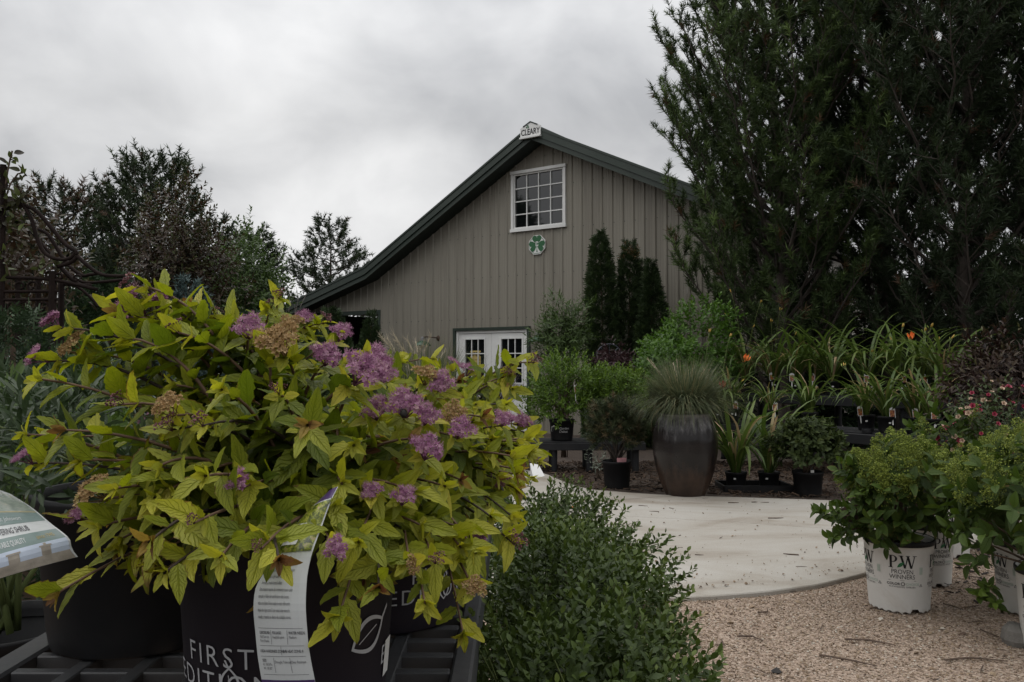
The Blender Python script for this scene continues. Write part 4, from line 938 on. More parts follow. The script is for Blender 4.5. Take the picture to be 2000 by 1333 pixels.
def px_to_t(px, off):
    k = (px - 1000) / F; q = FL + BDN * off      # x = k*y
    return (k * q[1] - q[0]) / (BD[0] - k * BD[1])
Mb = np.stack([A(*BD, 0), A(*BDN, 0), A(0, 0, 1)], -1)
def bench(label, t0, t1, off, depth, top, face, group='black plastic plant benches'):
    o0 = bp(t0, off); o = thing('plant_bench', label, 'bench', (*o0, 0), group); L = t1 - t0
    def q(name, c, s, b=.006): return part(name, bbox(np.asarray(Mb) @ np.array(c), s, b, Mb), M_bpl, o)
    n = int(round(L / .62)); w_ = L / n
    for i in range(n):
        x = (i + .5) * w_
        q('front_rail', (x, .02, top - face / 2 - .012), (w_ - .006, .045, face))
        q('back_rail', (x, depth - .02, top - face / 2 - .012), (w_ - .006, .04, face))
        m = 8
        for j in range(m): q('slat', (x, .055 + (depth - .11) * (j + .5) / m, top - .012), (w_ - .01, (depth - .11) / m * .62, .022), .004)
        q('cross_rail', (x - w_ / 2 + .02, depth / 2, top - .05), (.035, depth - .09, .05))
        if top < .7: part('notch_block', xf(lathe([(.05, 0), (.055, .02), (.05, .05)], 14), None, Mb @ A(x, .07, top - .008)), M_bpl, o, smooth=True)
    for x in np.linspace(.12, L - .12, max(2, n // 2 + 1)):
        for y in (.07, depth - .07): part('leg', xf(lathe([(.0, 0), (.05, 0), (.042, .03), (.045, top - .1), (.055, top - .03)], 14), None, Mb @ A(x, y, 0)), M_bpl, o, smooth=True)
    return o
bench('long low black bench in front carrying the nearer row of daylilies', -.5, 2.75, 0, .72, .50, .105)
bench('taller black bench behind carrying the farther row of daylilies', -.55, 2.95, .86, .72, .82, .10)
# low bench behind the spirea on the left of the path
def bench_x(label, x0, x1, y0, y1, top, name='plant_bench'):
    o = thing(name, label, 'bench', (x0, y0, 0), 'black plastic plant benches'); L = x1 - x0; D_ = y1 - y0
    part('front_rail', bbox((L / 2, .02, top - .05), (L, .04, .08)), M_bpl, o); part('back_rail', bbox((L / 2, D_ - .02, top - .05), (L, .04, .08)), M_bpl, o)
    for j in range(6): part('slat', bbox((L / 2, .05 + (D_ - .1) * (j + .5) / 6, top - .012), (L - .01, .07, .022)), M_bpl, o)
    for x in (.1, L * .38, L * .62, L - .1):
        for y in (.08, D_ - .08): part('leg', xf(lathe([(.0, 0), (.04, 0), (.036, .03), (.038, top - .05)], 12), None, (x, y, 0)), M_bpl, o, smooth=True)
bench_x('short low black bench under the green leafy potted shrubs', -.15, 1.45, 8.9, 9.5, .34)

# glazed urn
urn = thing('glazed_urn', 'tall dark brown glazed urn planted with fine blue-green grass', 'urn', at(1337, 7.35))
M_urn, t_, b_, o_ = new_mat('brown_glaze')
b_.inputs['Roughness'].default_value = .24; b_.inputs['Specular IOR Level'].default_value = .45
tc_ = N(t_, 'ShaderNodeTexCoord'); sx = N(t_, 'ShaderNodeSeparateXYZ'); t_.links.new(tc_.outputs['Object'], sx.inputs[0])
mp_ = N(t_, 'ShaderNodeMapping'); mp_.inputs['Scale'].default_value = (22, 22, 5); t_.links.new(tc_.outputs['Object'], mp_.inputs[0])
n_ = N(t_, 'ShaderNodeTexNoise', i_Scale=1.0, i_Detail=8.0, i_Roughness=.7); t_.links.new(mp_.outputs[0], n_.inputs['Vector'])
ma = N(t_, 'ShaderNodeMath', operation='MULTIPLY_ADD'); ma.inputs[1].default_value = .55; t_.links.new(n_.outputs['Fac'], ma.inputs[0]); t_.links.new(sx.outputs['Z'], ma.inputs[2])
r_ = N(t_, 'ShaderNodeValToRGB'); el = r_.color_ramp.elements
el[0].position = .22; el[0].color = (.034, .022, .017, 1); el[1].position = 1.0; el[1].color = (.17, .16, .16, 1)
for p_, c_ in ((.45, (.040, .024, .017)), (.62, (.013, .010, .009)), (.86, (.014, .011, .011)), (.94, (.07, .065, .065))): el.new(p_).color = (*c_, 1)
t_.links.new(ma.outputs[0], r_.inputs[0])
n2_ = N(t_, 'ShaderNodeTexNoise', i_Scale=7.0, i_Detail=5.0); t_.links.new(tc_.outputs['Object'], n2_.inputs['Vector'])
mr_ = N(t_, 'ShaderNodeMapRange'); mr_.inputs['From Min'].default_value = .35; mr_.inputs['From Max'].default_value = .65; mr_.inputs['To Min'].default_value = .65; mr_.inputs['To Max'].default_value = 1.3; t_.links.new(n2_.outputs['Fac'], mr_.inputs[0])
mx_ = N(t_, 'ShaderNodeMix', data_type='RGBA', blend_type='MULTIPLY'); mx_.inputs[0].default_value = 1; t_.links.new(r_.outputs[0], mx_.inputs[6]); t_.links.new(mr_.outputs[0], mx_.inputs[7]); t_.links.new(mx_.outputs[2], b_.inputs['Base Color'])
n3_ = N(t_, 'ShaderNodeTexNoise', i_Scale=70.0, i_Detail=3.0); t_.links.new(tc_.outputs['Object'], n3_.inputs['Vector'])
bp_ = N(t_, 'ShaderNodeBump', i_Strength=.35, i_Distance=.004); t_.links.new(n3_.outputs['Fac'], bp_.inputs['Height']); t_.links.new(bp_.outputs[0], b_.inputs['Normal'])
zz = np.array([0, .0, .03, .12, .25, .40, .52, .62, .69, .725, .745, .755, .745, .70]); rr = np.array([.0, .165, .175, .215, .258, .285, .287, .272, .245, .225, .228, .214, .20, .205])
ti = np.linspace(0, len(zz) - 1, 60); part('urn_body', lathe(np.stack([np.interp(ti, range(len(zz)), rr), np.interp(ti, range(len(zz)), zz)], -1), 48), M_urn, urn, smooth=True)
part('soil', lathe([(0, .70), (.2, .69)], 20), M_soilp, urn)
grass(urn, (0, 0, .70), 3000, .58, .0055, 2.0, 80, M_fesc, .8, .15)
grass(urn, (0, 0, .70), 1500, .52, .005, 2.7, 81, M_fesc, .9, .15)
uo = np.array(urn.location)
for (px, py) in [(1266, 703), (1272, 706), (1315, 710), (1322, 704), (1380, 716), (1386, 722), (1300, 722)]:
    tp = P(px, py, 7.3) - uo; b = A(rng.normal() * .05, rng.normal() * .05, .70); pth = bez(b, A(tp[0] * .45, b[1], tp[2] * .85), tp, 8)
    gs = [tube(pth, .0016, 3)]; dr = nrm(pth[-1] - pth[-3])
    for q in range(26): c0 = pth[-1] - dr * (q / 26 * .10); gs.append(tube(np.array([c0, c0 + dr * .018 + rng.normal(size=3) * .006]), [.0022, .0006], 3))
    part('seed_head', join(gs), M_straw, urn)
M_stone = plain('grey_stone', (.16, .15, .135), .85, .25, 14, bump=.3)
r_ = np.random.default_rng(3); sv, sf = lathe([(0, -.02), (.025, -.015), (.036, 0), (.03, .014), (.015, .02), (0, .021)], 12)
stn = part('stone', (sv * A(1.2, .9, .9), sf), M_stone, smooth=True); stn.location = uo + A(.0, -.185, .772); tag(stn, 'small grey stone lying on the rim of the glazed urn', 'stone')

# daylilies
def blade_tpl(seed):
    r = np.random.default_rng(seed); m = 9; t = np.linspace(0, 1, m); a0 = .08 + .25 * r.random(); a1 = .6 + 1.9 * r.random()
    an = a0 + a1 * t ** 1.7; ds = 1 / (m - 1); y = np.concatenate([[0], np.cumsum(np.sin(an[1:]) * ds)]); z = np.concatenate([[0], np.cumsum(np.cos(an[1:]) * ds)])
    w_ = .021 * np.minimum(1, .75 + t * .8) * np.sqrt(np.maximum(0, 1 - t ** 3)) + .0008; sx = .04 * math.sin(seed) * t ** 2
    V = np.stack([np.stack([-w_ + sx, y, z + .4 * w_], -1), np.stack([sx, y, z], -1), np.stack([w_ + sx, y, z + .4 * w_], -1)], 1).reshape(-1, 3)
    i = np.arange(m - 1)[:, None] * 3; k = np.arange(2)[None]; q = np.stack([i + k, i + k + 1, i + 3 + k + 1, i + 3 + k], -1).reshape(-1, 4)
    return V, q
M_blade, M_bladem = leafpair('lily_blade', [(0, (.05, .085, .018)), (.6, (.085, .13, .028)), (.85, (.13, .17, .045)), (.9, (.20, .17, .06)), (1, (.36, .26, .16))], transl=.3, rough=.4)
BLD = []
for i in range(12):
    v, q = blade_tpl(i); me = mesh_np('leaf', v, q, smooth=True); me.materials.append(M_blade); BLD.append(me)
M_peach = plain('orange_petal', (.78, .23, .06), .5, .15, 30); M_redpet = plain('deep_red_petal', (.22, .03, .012), .5, .3, 30); M_budm = plain('yellow_bud', (.38, .25, .045), .5, .25, 60); M_gbud = plain('green_bud', (.22, .27, .05), .5, .2, 60)
def flower_geo(seed):
    r = np.random.default_rng(seed); gs = []
    for i in range(6):
        v, t, u = leaf_tpl(.5 if i % 2 else .38, 6, .55, .25, .55); v = v + A(0, .05, 0); a = i * math.pi / 3 + r.normal() * .1; tl = math.radians(38)
        v = v @ np.array([[1,0,0],[0,math.cos(tl),math.sin(tl)],[0,-math.sin(tl),math.cos(tl)]]).T @ np.eye(3); v = v * A(1, 1, 1)
        v[:, 2] = np.abs(v[:, 2]) * .9; gs.append((v @ rotz(a).T, [t]))
    gs.append(tube(np.array([[0, 0, -.25], [0, 0, .1]]), [.06, .12], 6))
    return join(gs)
FLW = flower_geo(1)
BUDG = lathe([(0, 0), (.10, .1), (.15, .4), (.13, .75), (.05, 1.0), (0, 1.02)], 8)
M_photo, t_, b_, o_ = new_mat('tag_picture')
tc_ = N(t_, 'ShaderNodeTexCoord'); n_ = N(t_, 'ShaderNodeTexNoise', i_Scale=70.0, i_Detail=4.0); t_.links.new(tc_.outputs['Object'], n_.inputs['Vector'])
r_ = N(t_, 'ShaderNodeValToRGB'); el = r_.color_ramp.elements; el[0].position = .4; el[0].color = (.03, .012, .012, 1); el[1].position = .62; el[1].color = (.42, .26, .06, 1); el.new(.52).color = (.30, .06, .03, 1)
t_.links.new(n_.outputs['Fac'], r_.inputs[0]); t_.links.new(r_.outputs[0], b_.inputs['Base Color']); b_.inputs['Roughness'].default_value = .35
def plant_tag(loc, label, w_=.056, h=.105, tilt=.15, yaw=0., group='picture tags standing in the lily pots'):
    o = thing('plant_tag', label, 'plant tag', loc, group, (-tilt, 0, yaw))
    ou = np.array([[-w_/2, 0], [w_/2, 0], [w_/2, h * .86], [w_ * .2, h * .96], [0, h], [-w_ * .2, h * .96], [-w_/2, h * .86]])
    pl_ = (A(0, 0, 0), A(1, 0, 0), A(0, 0, 1), A(0, -1, 0))
    part('card', prism(ou, -.0006, .0006, pl_), M_card, o)
    part('picture', prism(np.array([[-w_*.4, h*.06], [w_*.4, h*.06], [w_*.4, h*.72], [-w_*.4, h*.72]]), .0007, .0012, pl_), M_photo, o)
    part('stake', box((0, .002, -.035), (.012, .001, .075)), M_card, o)
    return o
GLILY = 'potted daylilies on the benches'
nlily = [0]
def lily(loc, label, R=.085, H=.165, L=.5, n=24, seed=0, scapes=(), wilt=.18, sticker=True, tagl=None, group=GLILY, upright=.0, potless=False):
    r = np.random.default_rng(200 + seed); o = thing('daylily', label, 'potted plant', loc, group)
    if not potless:
        pot(o, R, H, n=22)
        if sticker: part('price_sticker', flatcyl(np.array([[-.011, -.008], [.011, -.008], [.011, .008], [-.011, .008]]), np.array([[0, 1, 2], [0, 2, 3]]), lambda z: R * (.88 + .12 * z / H) , H * .62, -.25 + r.normal() * .2, .002), M_card, o)
    for i in range(n):
        b = bpy.data.objects.new('leaf', BLD[int(r.integers(12))]); az = r.random() * 6.28; s = L * (.6 + .55 * r.random()); dry = r.random() < wilt
        b.rotation_euler = (r.normal() * .12 - upright * .2 + (.25 if dry else 0), r.normal() * .12, az); b.scale = (s * (.75 if dry else 1) * (1.0), s, s * (.8 if dry else 1 + upright * .25))
        b.location = (-math.sin(az) * .015 + r.normal() * .012, math.cos(az) * .015 + r.normal() * .012, H - .03 if not potless else 0)
        b.color = (.9 + .1 * r.random() if dry else .85 * r.random(), 0, 0, 1); COL.objects.link(b); b.parent = o
    for (px, py, d, kind) in scapes:
        tp = P(px, py, d) - np.array(loc); z0 = A(r.normal() * .01, r.normal() * .01, H - .03)
        pth = bez(z0, A(tp[0] * .35, tp[1] * .35, tp[2] * .7), tp, 9); part('scape', tube(pth, np.linspace(.0042, .0025, 9), 5), M_gstem, o, smooth=True)
        dr = nrm(pth[-1] - pth[-2])
        if kind in ('flower', 'red'):
            fr = frames(nrm(A(r.normal() * .2, -.55, .75))[None], A(0, 0, 1)[None])[0]; Mf = np.stack([fr[:, 0], -fr[:, 2], fr[:, 1]], -1)
            part('flower', xf(FLW, Mf, pth[-1], .078), M_peach if kind == 'flower' else M_redpet, o, smooth=True, label='open orange flower' if kind == 'flower' else 'fading deep red flower')
            side = [A(.04, 0, .01), A(-.03, 0, -.02)]
        else: side = [A(0, 0, 0), A(.025, 0, .01), A(-.03, .01, -.01), A(.045, -.01, -.03)][:kind if isinstance(kind, int) else 3]
        for k, s_ in enumerate(side):
            bd = nrm(dr + s_ * 9 + r.normal(size=3) * .2); fr = frames(bd[None], A(0, 1, .2)[None])[0]; Mf = np.stack([fr[:, 0], fr[:, 2], fr[:, 1]], -1)
            part('bud', xf(BUDG, Mf, pth[-1] + s_ * .6, (.047 if k == 0 else .026 + .018 * r.random())), M_budm if (k < 2) else M_gbud, o, smooth=True)
            if k: part('stalk', tube(np.array([pth[-2], pth[-1] + s_ * .6]), .0018, 4), M_gstem, o)
    if tagl: plant_tag(np.array(loc) + A(r.normal() * .03, -R * .85, H - .012), tagl, yaw=r.normal() * .3, tilt=.1 + .15 * r.random())
    return o
def tier(px, off, z, inset=.22): t = px_to_t(px, off + inset); q = bp(t, off + inset); return A(q[0], q[1], z)
LOW = [(1428, 'daylily at the left end of the low bench, behind the urn grass', [(1455, 705, 9.3, 'flower'), (1412, 757, 9.0, 'red'), (1448, 745, 9.2, 2)], 'white picture tag in the leftmost low-bench lily pot'),
       (1505, 'narrow-potted daylily with stiff leaves, second on the low bench', [], 'tall narrow white tag with a dark flower picture'),
       (1580, 'daylily in a wider plain black pot, middle of the low bench', [], None),
       (1690, 'daylily with arching leaves left of the price-stickered pot pair', [(1648, 715, 8.9, 3)], 'tag with an orange flower picture on the low bench'),
       (1730, 'daylily with a drooping brown leaf, fourth from the right end of the low bench', [], 'pointed picture tag between the two middle low-bench pots'),
       (1785, 'daylily near the right end of the low bench with a white sticker', [], 'pointed tag near the right end of the low bench'),
       (1818, 'rightmost daylily of the low bench above the hydrangea', [], 'small white tag on the last low-bench pot')]
for i, (px, lab, scp, tg) in enumerate(LOW):
    lily(tier(px, 0, .502, .2 + .1 * (i % 2)), lab, .088 if i != 1 else .075, .165, .66 if i != 1 else .5, 40, i, scp, tagl=tg, upright=.5 if i == 1 else 0., sticker=i not in (1, 2))
UPP = [(1455, 'daylily at the left end of the rear bench with tall bud stalks', [(1428, 572, 10.3, 1), (1485, 592, 10.0, 2), (1470, 640, 10.2, 2), (1420, 618, 10.6, 2)], None),
       (1510, 'daylily on the rear bench with a tall bud spike leaning left', [(1523, 607, 9.8, 2), (1553, 655, 9.7, 1), (1506, 630, 10, 2)], 'dark picture tag in the second rear-bench pot'),
       (1552, 'stiff upright daylily on the rear bench with dry leaf tips', [], 'white-topped tag in the third rear-bench pot'),
       (1592, 'fan-shaped upright daylily on the rear bench', [], 'dark tag in the fan-shaped rear-bench lily'),
       (1625, 'daylily with leaves sweeping right in a black rear-bench pot', [], None),
       (1695, 'tall thin-leaved daylily in the middle of the rear bench', [(1702, 690, 9.2, 2)], 'white arched tag with yellow flower in the middle of the rear bench'),
       (1755, 'daylily with green bud clusters right of the rear bench middle', [(1762, 640, 9.0, 2), (1742, 665, 9.0, 2)], 'pale blue-topped tag in the rear bench lily with green buds'),
       (1800, 'daylily with one open orange flower above its leaves', [(1780, 662, 8.9, 'flower'), (1806, 648, 8.8, 4), (1818, 640, 8.7, 3)], 'tag with orange picture under the orange flower'),
       (1842, 'daylily with drooping leaves at the right end of the rear bench', [(1832, 665, 8.6, 3), (1858, 662, 8.6, 3)], None)]
for i, (px, lab, scp, tg) in enumerate(UPP):
    lily(tier(px, .86, .822, .2 + .12 * (i % 2)), lab, .082, .165, .78, 46, 20 + i, scp, tagl=tg, upright=.95 if i in (2, 3, 4, 5) else .6, wilt=.24 if i < 5 else .1)
for i, (px, lab) in enumerate([(1372, 'green daylily clump behind the urn grass, left of the benches'), (1405, 'daylily clump just left of the red fading flower')]):
    p_ = at(px, 9.6); p_[2] = .5; lily(p_, lab, .085, .16, .6, 34, 40 + i, [(1385 + 40 * i, 650 + 8 * i, 9.6, 2)], wilt=.05)
TRAY = thing('plant_tray', 'low black tray on the ground holding two wilted lilies', 'tray', G(1472, 958) )
part('tray', join([bbox((0, 0, .012), (.62, .34, .02)), bbox((0, -.175, .035), (.64, .02, .07)), bbox((0, .175, .035), (.64, .02, .07)), bbox((-.315, 0, .035), (.02, .33, .066)), bbox((.315, 0, .035), (.02, .33, .066))]), M_pot, TRAY)
tl = np.array(TRAY.location)
lily(tl + A(-.16, .02, .024), 'wilted lily clump beside the urn, leaves flopping to the ground', .1, .15, .92, 44, 60, [], wilt=.2, group='lilies in the tray on the ground')
lily(tl + A(.15, .02, .024), 'wilted lily clump right of the urn with two broad leaves touching the concrete', .1, .15, .9, 40, 61, [], wilt=.2, group='lilies in the tray on the ground')

# small pots on the mulch
MT_dk = leafpair('dark_shrub_leaf', [(0, (.02, .034, .012)), (.6, (.042, .06, .018)), (1, (.085, .10, .025))], transl=.2, rough=.55, spec=.2)
p_ = G(1578, 968); o = thing('potted_shrub', 'small dark leafy shrub in a black pot on the mulch below the low bench', 'potted plant', p_); pot(o, .135, .22)
LEAF_L = [leaf_tpl(.42, 4, .45, .3, .3), leaf_tpl(.5, 4, .5, .35, .2)]
bush('', '', '', p_ + A(0, 0, .2), p_ + A(0, 0, .43), (.26, .22, .25), 220, 9, .1, .085, MT_dk, 90, LEAF_L, n_obj=160, stems=8, root=o, upb=.4, inner=.3)
part('price_tag', bbox((.0, -.115, .225), (.03, .002, .035), .0008), M_card, o)
M_mugo = leafmat('olive_pine_needles', [(0, (.028, .042, .02)), (.7, (.06, .075, .032)), (1, (.13, .095, .05))], transl=.1, rough=.55)
p_ = G(1205, 953); o = thing('potted_pine', 'small bushy mugo pine in a black pot beside the urn', 'potted plant', p_); pot(o, .138, .26)
pp_, ax, rr_ = bush_shoots(A(0, 0, .60), (.25, .24, .24), 620, 92, .35, -.75, .22, .45)
v, f, u, tt = inst_multi(TUFT, pp_, ax, nrm(rng.normal(size=pp_.shape)), .075 + .03 * rng.random(len(pp_)), np.clip(rng.random(len(pp_)) * 1.0, 0, 1))
part('crown', (v, [f]), M_mugo, o, kind='stuff', tint=tt)
stems_to(o, p_ + A(0, 0, .2), p_ + pp_[:14], .012, .004, M_bark, p_, name='branch')
part('label_card', bbox((.03, -.12, .275), (.09, .002, .05), .0008, rotz(.1)), plain('pink_card', (.45, .22, .24), .5, .3, 30), o)
# silvery sprigs by its foot
c = G(1170, 938); bush('silver_sprig', 'pale silvery sprigs at the foot of the mugo pine pot', 'plant', c, c + A(0, 0, .14), (.12, .08, .12), 16, 7, .12, .06, leafpair('silver_leaf', [(0, (.09, .11, .08)), (1, (.2, .23, .18))], transl=.15), 94, LEAF_N, stems=4)
# green leafy shrubs in black pots on the short low bench
MT_pot = leafpair('potentilla_leaf', [(0, (.036, .07, .012)), (.5, (.08, .14, .018)), (1, (.18, .27, .035))], transl=.32)
for i, (px, d, cz, rad, lab) in enumerate([(1097, 9.15, .84, (.40, .32, .40), 'bright green leafy shrub in a printed black pot, left on the short low bench'), (1203, 9.2, .79, (.32, .28, .34), 'bright green leafy shrub behind the mugo pine, right on the short low bench')]):
    p_ = P(px, 709, d); p_[2] = .342; o = thing('potted_shrub', lab, 'potted plant', p_, 'green shrubs on the short low bench'); pot(o, .14, .23)
    bush('', '', '', p_ + A(0, 0, .2), A(p_[0], p_[1], cz), rad, 560, 10, .13, .062, MT_pot, 95 + i, [leaf_tpl(.33, 3, .5, .25, .1), leaf_tpl(.29, 3, .5, .3, .25)], n_obj=120, stems=12, root=o, upb=.7, inner=.25, spread=50, flat=-.8)
    if i == 0:
        Rf = lambda z: .14 * (.84 + .16 * z / .23)
        gs = []
        for tx, zz_, s_ in [('Garden', .125, .036), ('Debut', .09, .036)]: V, T = text2d(tx, s_, 'LEFT', shear=.15); gs.append(flatcyl(V, T, Rf, zz_, -.28))
        part('lettering', join(gs), M_print, o)
        gs = []
        for a_ in (-.5, .35, 1.3):
            q = heart(0, 0, .03, a_); q2 = heart(0, 0, .024, a_) * .98; k = len(q); gs.append(flatcyl(np.concatenate([q, q2]) + A(-.065, 0), np.concatenate([[[j, (j+1) % k, k + (j+1) % k], [j, k + (j+1) % k, k + j]] for j in range(k)]), Rf, .115, -.28))
        part('leaf_logo', join(gs), M_print, o)
tg = plant_tag(P(1124, 770, 8.85), 'narrow white tag hanging in the bright green shrub', .025, .1, .1, .9, group=None)
# upturned old wheelbarrow
wb = thing('wheelbarrow', 'old red wheelbarrow standing on end with a dull blue handle', 'wheelbarrow', at(1215, 10.0))
M_red = plain('worn_red_paint', (.13, .035, .028), .6, .35, 8, dirt=(.06, .045, .035), dirt_amt=.7); M_blue = plain('faded_blue_paint', (.035, .038, .055), .5, .25, 12)
wo = np.array(wb.location); wc = P(1190, 697, 10.0) - wo
th = np.linspace(0, 2 * np.pi, 25); ring = np.stack([wc[0] + .16 * np.cos(th), np.full(25, wc[1]) + .04 * np.cos(th), wc[2] + .155 * np.sin(th)], -1)
wheel = part('wheel', tube(ring, .006, 6, cap=False), M_blue, wb, smooth=True)
for a_ in np.linspace(0, np.pi, 5)[:-1]: part('spoke', tube(np.array([wc + .15 * A(math.cos(a_), 0, math.sin(a_)), wc - .15 * A(math.cos(a_), 0, math.sin(a_))]), .004, 4), M_blue, wheel)
ha, hb = P(1212, 718, 10.0) - wo, P(1262, 758, 9.7) - wo
part('handle', tube(np.array([ha, hb]), .014, 6), M_blue, wb); part('handle', tube(np.array([ha + A(-.05, .4, 0), hb + A(-.05, .4, -.02)]), .014, 6), M_blue, wb)
tr = np.array([P(a, b, d) - wo for a, b, d in [(1206, 716, 9.95), (1250, 752, 9.75), (1244, 775, 9.75), (1204, 770, 9.95), (1214, 722, 10.3), (1246, 750, 10.25), (1240, 780, 10.25), (1206, 775, 10.3)]])
part('tray', (tr, [BF]), M_red, wb)

# roses behind the right hydrangea
MT_rose = leafpair('rose_leaf', [(0, (.025, .04, .016)), (.6, (.05, .075, .024)), (1, (.10, .10, .035))], transl=.2)
c = P(1945, 838, 5.2); rose = bush('rose_shrub', 'rose shrub with small pink and cream flowers at the right edge', 'shrub', (c[0], c[1], 0), c - A(0, 0, .12), (.30, .26, .32), 200, 8, .12, .045, MT_rose, 100, n_obj=80, stems=12, inner=.3)
M_pinkp = plain('pink_rose_petal', (.27, .025, .055), .5, .3, 40); M_cream = plain('cream_rose_petal', (.5, .36, .26), .5, .2, 40)
def rosette(seed):
    r = np.random.default_rng(seed); gs = []
    for k, (nn, tl, s) in enumerate([(5, .35, 1), (5, .8, .75), (4, 1.15, .5)]):
        for i in range(nn):
            v, t, u = leaf_tpl(.8, 4, .6, .5, -.15); a = i * 6.28 / nn + k * .5; c, s_ = math.cos(tl), math.sin(tl)
            v = (v * s) @ np.array([[1,0,0],[0,c,-s_],[0,s_,c]]).T; gs.append((v @ rotz(a).T, [t]))
    return join(gs)
RST = rosette(1)
mp_me = mesh_np('flower', *RST, smooth=True); mp_me.materials.append(M_pinkp); mc_me = mesh_np('flower', *RST, smooth=True); mc_me.materials.append(M_cream)
p2, a2, _ = bush_shoots(c - A(0, 0, .08), (.36, .33, .34), 120, 101, .9, -.25, .2)
for i in range(len(p2)):
    o = bpy.data.objects.new('flower', mp_me if i % 5 < 3 else mc_me); fr = frames(nrm(a2[i] + A(0, -.5, 0))[None], rng.normal(size=(1, 3)))[0]; M = np.eye(4)
    M[:3, :3] = np.stack([fr[:, 0], fr[:, 2], fr[:, 1]], -1) * (.012 + .012 * rng.random()); M[:3, 3] = p2[i] - np.array(rose.location); o.matrix_basis = Matrix(M.tolist()); COL.objects.link(o); o.parent = rose

# ================================================================== HYDRANGEAS IN WHITE POTS
M_wpot = plain('white_pot_plastic', (.55, .54, .51), .5, .05, 6, dirt=(.30, .23, .16), dirt_amt=.55)
M_pgreen = plain('green_print', (.02, .14, .05), .6, .1, 20); M_pgrey = plain('pale_green_print', (.30, .42, .34), .6, .1, 20)
def serif_P(): # outline pieces in a 1-high box
    b = [prism(np.array(q), 0, .001) for q in ([[0,0],[.34,0],[.34,.05],[0,.05]], [[.09,.05],[.25,.05],[.25,.95],[.09,.95]], [[0,.95],[.3,.95],[.3,1],[0,1]])]
    th = np.linspace(math.pi / 2, -math.pi / 2, 16); o = np.stack([.3 + .34 * np.cos(th), .725 + .275 * np.sin(th)], -1); i = np.stack([.3 + .18 * np.cos(th), .725 + .225 * np.sin(th)], -1); k = len(o)
    v = np.concatenate([o, i]); v = np.concatenate([v, np.zeros((2*k, 1))], 1); b.append((v, [np.array([[j, j+1, k+j+1, k+j] for j in range(k-1)])])); b.append(prism(np.array([[.25,.45],[.31,.45],[.31,.5],[.25,.5]]), 0, .001))
    return join(b)
def serif_W():
    def bar(x0, x1, w): return prism(np.array([[x0, 1], [x0 + w, 1], [x1 + w, 0], [x1, 0]]), 0, .001)
    return join([bar(.08, .38, .16), prism(np.array([[.62,1],[.70,1],[.50,0],[.42,0]]), 0, .001), bar(.56, .84, .16), prism(np.array([[1.14,1],[1.2,1],[.98,0],[.90,0]]), 0, .001), prism(np.array([[0,.95],[.33,.95],[.33,1],[0,1]]), 0, .001), prism(np.array([[.5,.95],[.8,.95],[.8,1],[.5,1]]), 0, .001), prism(np.array([[1.02,.95],[1.32,.95],[1.32,1],[1.02,1]]), 0, .001)])
def tri2(g):
    v, fs = g; T = []
    for f in fs:
        f = np.asarray(f); T.append(f if f.shape[1] == 3 else np.concatenate([f[:, [0,1,2]], f[:, [0,2,3]]]))
    return np.asarray(v)[:, :2], np.concatenate(T)
